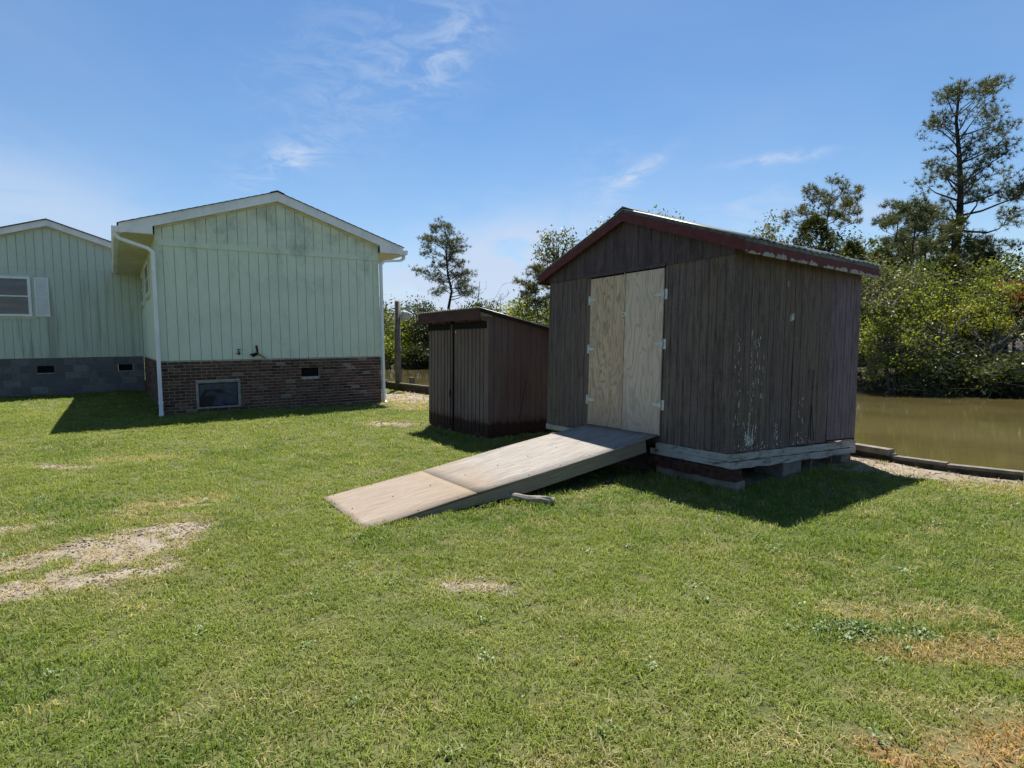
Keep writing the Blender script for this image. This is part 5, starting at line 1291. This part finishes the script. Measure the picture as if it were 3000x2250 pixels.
    for i, (x, y, zt, rm, mt, lab) in enumerate((
        (-10.3, 48.5, 5.0, 1.7, 'leaf_mid', 'leafy tree on far bank just right of house corner downspout'), (-8.6, 48.5, 4.2, 1.5, 'leaf_bright', 'leafy tree behind the wooden pole'), (-7.2, 48, 4.9, 1.6, 'leaf_dark', 'dark leafy tree right of the wooden pole'),
        (-5.7, 47.5, 4.8, 1.5, 'leaf_mid', 'leafy tree over the left end of small shed roof'), (-4.2, 47.5, 4.2, 1.5, 'leaf_grey', 'leafy tree at the foot of the lone pine'), (-1.2, 46.5, 4.3, 1.6, 'leaf_grey', 'leafy tree over the right slope of small shed roof'),
        (-9.4, 46.8, 2.3, 1.5, 'leaf_bright', 'low bright shrub at far waterline left of wooden pole'), (-7.0, 45.8, 1.4, 1.3, 'leaf_dark', 'low dark shrub at far waterline right of wooden pole'), (-5.0, 44.6, 1.6, 1.4, 'leaf_dark', 'low dark shrub at far waterline behind small shed'), (-12.2, 50, 4.9, 1.9, 'leaf_mid', 'leafy tree on far bank hidden mostly by the house'),
        (-13.2, 57, 6.0, 2.6, 'leaf_dark', 'far back leafy tree right behind the house corner'), (-8.6, 56, 5.6, 2.6, 'leaf_dark', 'far back leafy tree behind the pole'), (-3.0, 54, 5.2, 2.6, 'leaf_dark', 'far back leafy tree behind the spreading bare tree'), (2.2, 50, 5.4, 2.6, 'leaf_dark', 'far back leafy tree between the two sheds'), (6.5, 46, 5.6, 2.6, 'leaf_dark', 'far back leafy tree behind the big shed'), (10.5, 40, 5.6, 2.6, 'leaf_dark', 'back leafy tree behind the big shed ridge'))):
        broad(lab, x, y, zt, rm, 90 + i, mt, .1, int(24 + rm * 9), 80, .17 if y < 53 else .22, 2, 'bark', 'shrub' if zt < 3 else 'broadleaf_tree', cat='shrub' if zt < 3 else 'tree')
trees()

# ------------------------------------------------------------------ grass
def grass():
    k = NT('grass_blade'); tint = k.attr('tint', 'INSTANCER'); dry = k.attr('dryness', 'INSTANCER'); lush = k.attr('lushness', 'INSTANCER'); r = k.island()
    c = k.ramp(k.ma('ADD', k.ma('MULTIPLY', tint, .6), k.ma('MULTIPLY', r, .4)), [(.1, (.105, .14, .022)), (.5, (.182, .228, .044)), (.9, (.275, .325, .085))])
    c = k.mix(k.ma('MULTIPLY', lush, .8), c, k.ramp(r, [(0, (.045, .1, .018)), (1, (.13, .21, .045))]))
    straw = k.ramp(r, [(0, (.17, .12, .05)), (.5, (.30, .23, .10)), (1, (.50, .43, .24))])
    sel = k.mr(k.ma('ADD', k.ma('MULTIPLY', dry, .9), k.ma('MULTIPLY', r, .62)), .70, 1.0)
    c = k.mix(sel, c, straw)
    c = k.mix(k.attr('rusty', 'INSTANCER'), c, k.ramp(r, [(0, (.22, .10, .03)), (1, (.50, .28, .11))]))
    k.col(c); k.rough(.55); k.b.inputs['Specular IOR Level'].default_value = .22
    t = k.n('ShaderNodeBsdfTranslucent'); k.L(k.mix(1., c, (1.3, 1.3, .6), 'MULTIPLY'), t.inputs[0])
    mx = k.n('ShaderNodeMixShader'); mx.inputs[0].default_value = .45; k.L(k.b.outputs[0], mx.inputs[1]); k.L(t.outputs[0], mx.inputs[2]); k.L(mx.outputs[0], k.out.inputs[0])
    MAT['grass_blade'] = k.m
    col = bpy.data.collections.new('grass_tufts')
    def tuft(i, n, rad, hmin, hmax, wid, lean):
        rr = np.random.default_rng(100 + i); V = []; F = []
        for b in range(n):
            a = rr.uniform(0, 6.28); q = rad * math.sqrt(rr.uniform(0, 1)); bx, by = math.cos(a) * q, math.sin(a) * q
            h = rr.uniform(hmin, hmax); az = rr.uniform(0, 6.28); ln = abs(rr.normal(0, lean)) * h; dx, dy = math.cos(az), math.sin(az); px, py = -dy, dx; w = wid * rr.uniform(.7, 1.3) / 2
            o = len(V)
            V += [(bx - px * w, by - py * w, -.008), (bx + px * w, by + py * w, -.008), (bx + dx * ln * .35 + px * w * .85, by + dy * ln * .35 + py * w * .85, h * .6), (bx + dx * ln * .35 - px * w * .85, by + dy * ln * .35 - py * w * .85, h * .6), (bx + dx * ln, by + dy * ln, h * (1 - .25 * min(1.5, ln / h)))]
            F += [(o, o + 1, o + 2), (o, o + 2, o + 3), (o + 3, o + 2, o + 4)]
        me = np_mesh('tuft', np.array(V), np.array(F)); me.materials.append(MAT['grass_blade']); ob = bpy.data.objects.new('tuft_%02d' % i, me); col.objects.link(ob)
    for i in range(6): tuft(i, 26, .06, .008, .031, .0042, 1.3)
    for i in range(6, 9): tuft(i, 16, .06, .022, .055, .0046, .8)       # taller unmown
    for i in range(9, 12): tuft(i, 12, .07, .008, .022, .0046, 2.4)      # flattened straw
    simple('clod', (.25, .2, .15), .95, .3, 40)
    for i in range(12, 15):
        q = np.random.default_rng(200 + i); bm = bmesh.new()
        for c_ in range(7):
            r_ = q.uniform(.003, .011); m_ = bmesh.ops.create_icosphere(bm, subdivisions=1, radius=r_); cx, cy = q.uniform(-.06, .06, 2)
            for v_ in m_['verts']: v_.co = v_.co * q.uniform(.7, 1.25) * Vector((1, 1, .6)) + Vector((cx, cy, r_ * .3))
        me = bpy.data.meshes.new('clods'); bm.to_mesh(me); bm.free(); me.materials.append(MAT['clod']); ob = bpy.data.objects.new('tuft_%02d' % i, me); col.objects.link(ob)
    k = NT('weed_leaf'); r_ = k.island(); k.col(k.ramp(r_, [(0, (.06, .10, .03)), (1, (.14, .20, .075))])); k.rough(.5); MAT['weed_leaf'] = k.m
    for i in range(15, 18):
        q = np.random.default_rng(300 + i); V = []; F = []
        for c_ in range(22):
            a = q.uniform(0, 6.28); rd = q.uniform(.0, .06); L_ = q.uniform(.010, .022); w_ = L_ * .33; bx, by = math.cos(a) * rd, math.sin(a) * rd; a2 = q.uniform(0, 6.28); dx, dy = math.cos(a2), math.sin(a2); z_ = q.uniform(.004, .024); tz = q.uniform(-.006, .012); o_ = len(V)
            V += [(bx, by, z_), (bx + dx * L_ * .5 - dy * w_, by + dy * L_ * .5 + dx * w_, z_ + .004 + tz * .5), (bx + dx * L_, by + dy * L_, z_ + tz), (bx + dx * L_ * .5 + dy * w_, by + dy * L_ * .5 - dx * w_, z_ + .004 + tz * .5)]; F.append((o_, o_ + 1, o_ + 2, o_ + 3))
        me = np_mesh('weed', np.array(V), np.array(F)); me.materials.append(MAT['weed_leaf']); ob = bpy.data.objects.new('tuft_%02d' % i, me); col.objects.link(ob)
    rr = np.random.default_rng(5)
    # candidate points, denser close to the viewer
    xs, ys, sc = [], [], []
    for y0, y1, den, s in ((1.5, 3.2, 680, 1.), (3.2, 5.2, 500, 1.1), (5.2, 8.5, 300, 1.3), (8.5, 13, 170, 1.65), (13, 24, 60, 2.2)):
        X0, X1 = -1.05 * y1 - 1, 1.05 * y1 + 1; X1 = min(X1, 11); X0 = max(X0, -22); n = int((X1 - X0) * (y1 - y0) * den)
        x = rr.uniform(X0, X1, n); y = rr.uniform(y0, y1, n); kp = (np.abs(x) < 1.0 * y + .9); xs.append(x[kp]); ys.append(y[kp]); sc.append(np.full(kp.sum(), s))
    x, y, sc = np.concatenate(xs), np.concatenate(ys), np.concatenate(sc)
    b, d, l = fields(x, y); kp = inside(x, y, LAND) & (segdist(x, y, BULK) > .06)
    def box_sd(fr, x0, x1, y0, y1): X, Y = w2loc(fr, x, y); return np.maximum(np.maximum(x0 - X, X - x1), np.maximum(y0 - Y, Y - y1)), X, Y
    kp &= box_sd(HOUSE, -.02, 4.78, -.02, 12)[0] > 0; kp &= box_sd(HOUSE, -7, 5, 7.84, 17)[0] > 0
    sd, X, Y = box_sd(SHED, -3.05, -.0, .0, 2.5); kp &= (sd > 0) | (rr.uniform(0, 1, len(x)) < .25)
    edge_tall = (np.abs(sd) < .25)
    rs, X, Y = box_sd(SHED, -1.548 - .607, -1.548 + .607, -3.49, -.0); kp &= ~((rs < -.0) & (Y < -1.9)); kp &= ~((rs < 0) & (rr.uniform(0, 1, len(x)) < .75))
    edge_tall |= (rs > 0) & (rs < .12) & (Y < -.3)
    ks, X, Y = box_sd(SMALL, -2.0, 0, .0, 1.7); kp &= (ks > 0); edge_tall |= ks < .15
    litter = (b > .3) & (rr.uniform(0, 1, len(x)) < .6); kp &= (rr.uniform(0, 1, len(x)) > b * 1.0) | litter
    thin = fbm(x, y, 3.1, 3, 91); kp &= rr.uniform(0, 1, len(x)) > ss(.62, .80, thin) * .55
    x, y, sc, b, d, l, edge_tall, litter = x[kp], y[kp], sc[kp], b[kp], d[kp], l[kp], edge_tall[kp], litter[kp]; n = len(x)
    me = bpy.data.meshes.new('grass'); me.vertices.add(n); me.vertices.foreach_set('co', np.stack([x, y, ground_z(x, y)], -1).astype(np.float32).ravel())
    u = rr.uniform(0, 1, n); idx = rr.integers(0, 6, n); tall = (u < .05 + .25 * l + .6 * edge_tall); idx = np.where(tall, rr.integers(6, 9, n), idx); flat = (rr.uniform(0, 1, n) < .08 + .5 * d) & ~edge_tall; flat |= litter; idx = np.where(flat, rr.integers(9, 12, n), idx); d = np.where(litter, np.maximum(d, rr.uniform(.3, 1., n)), d); idx = np.where(litter & (rr.uniform(0, 1, n) < .55), rr.integers(12, 15, n), idx)
    clover = ss(1.2, .3, segdist(x, y, [(1.62, 2.98), (2.08, 2.94)]) / .16 + (fbm(x, y, 7., 3, 19) - .5) * 1.5); wf = np.maximum(clover * .28, .004)
    idx = np.where((rr.uniform(0, 1, n) < wf) & ~litter & (y < 9), rr.integers(15, 18, n), idx)
    hsc = .75 + .5 * fbm(x, y, 1.7, 3, 61) + .25 * l - .2 * b
    S3 = np.stack([sc * rr.uniform(.8, 1.2, n), sc * rr.uniform(.8, 1.2, n), (sc ** .45) * hsc * rr.uniform(.75, 1.25, n)], -1)
    rot = np.stack([rr.normal(0, .12, n), rr.normal(0, .12, n), rr.uniform(0, 6.28, n)], -1)
    tint = np.clip(.5 * fbm(x, y, 4., 3, 71) + .5 * rr.uniform(0, 1, n), 0, 1)
    rust = np.maximum(ss(1.2, .4, segdist(x, y, [(1.62, 2.02), (2.4, 2.14)]) / .16 + (fbm(x, y, 9., 3, 17) - .5) * 1.6), ss(1.2, .4, segdist(x, y, [(1.36, 2.1), (1.43, 1.85)]) / .07 + (fbm(x, y, 9., 3, 17) - .5) * 1.6)) * .85
    rust = np.maximum(rust, .35 * ss(1.2, .4, segdist(x, y, [(1.85, 2.8), (2.6, 2.79)]) / .14 + (fbm(x, y, 9., 3, 17) - .5) * 1.6)) * rr.uniform(.6, 1., n)
    for nm, ty, ar in (('rusty', 'FLOAT', rust), ('tint', 'FLOAT', tint), ('dryness', 'FLOAT', np.clip(d + b * .3, 0, 1)), ('lushness', 'FLOAT', l)):
        me.attributes.new(nm, ty, 'POINT').data.foreach_set('value', ar.astype(np.float32))
    me.attributes.new('pick', 'INT', 'POINT').data.foreach_set('value', idx.astype(np.int32))
    me.attributes.new('rotv', 'FLOAT_VECTOR', 'POINT').data.foreach_set('vector', rot.astype(np.float32).ravel())
    me.attributes.new('sclv', 'FLOAT_VECTOR', 'POINT').data.foreach_set('vector', S3.astype(np.float32).ravel())
    o = bpy.data.objects.new('grass', me); COL.objects.link(o); tag(o, 'short mown lawn grass with dry patches', 'grass', kind='stuff')
    ng = bpy.data.node_groups.new('grass_scatter', 'GeometryNodeTree'); ng.interface.new_socket('Geometry', in_out='INPUT', socket_type='NodeSocketGeometry'); ng.interface.new_socket('Geometry', in_out='OUTPUT', socket_type='NodeSocketGeometry')
    N = ng.nodes.new; L = ng.links.new; gi, go = N('NodeGroupInput'), N('NodeGroupOutput'); ip = N('GeometryNodeInstanceOnPoints'); ci = N('GeometryNodeCollectionInfo')
    ci.inputs['Collection'].default_value = col; ci.inputs['Separate Children'].default_value = True; ci.inputs['Reset Children'].default_value = True
    def na(nm, ty):
        q = N('GeometryNodeInputNamedAttribute'); q.data_type = ty; q.inputs['Name'].default_value = nm; return q.outputs['Attribute']
    er = N('FunctionNodeEulerToRotation'); L(na('rotv', 'FLOAT_VECTOR'), er.inputs[0])
    L(gi.outputs[0], ip.inputs['Points']); L(ci.outputs[0], ip.inputs['Instance']); ip.inputs['Pick Instance'].default_value = True; L(na('pick', 'INT'), ip.inputs['Instance Index']); L(er.outputs[0], ip.inputs['Rotation']); L(na('sclv', 'FLOAT_VECTOR'), ip.inputs['Scale']); L(ip.outputs[0], go.inputs[0])
    md = o.modifiers.new('scatter', 'NODES'); md.node_group = ng
    print('grass tufts', n)
grass()
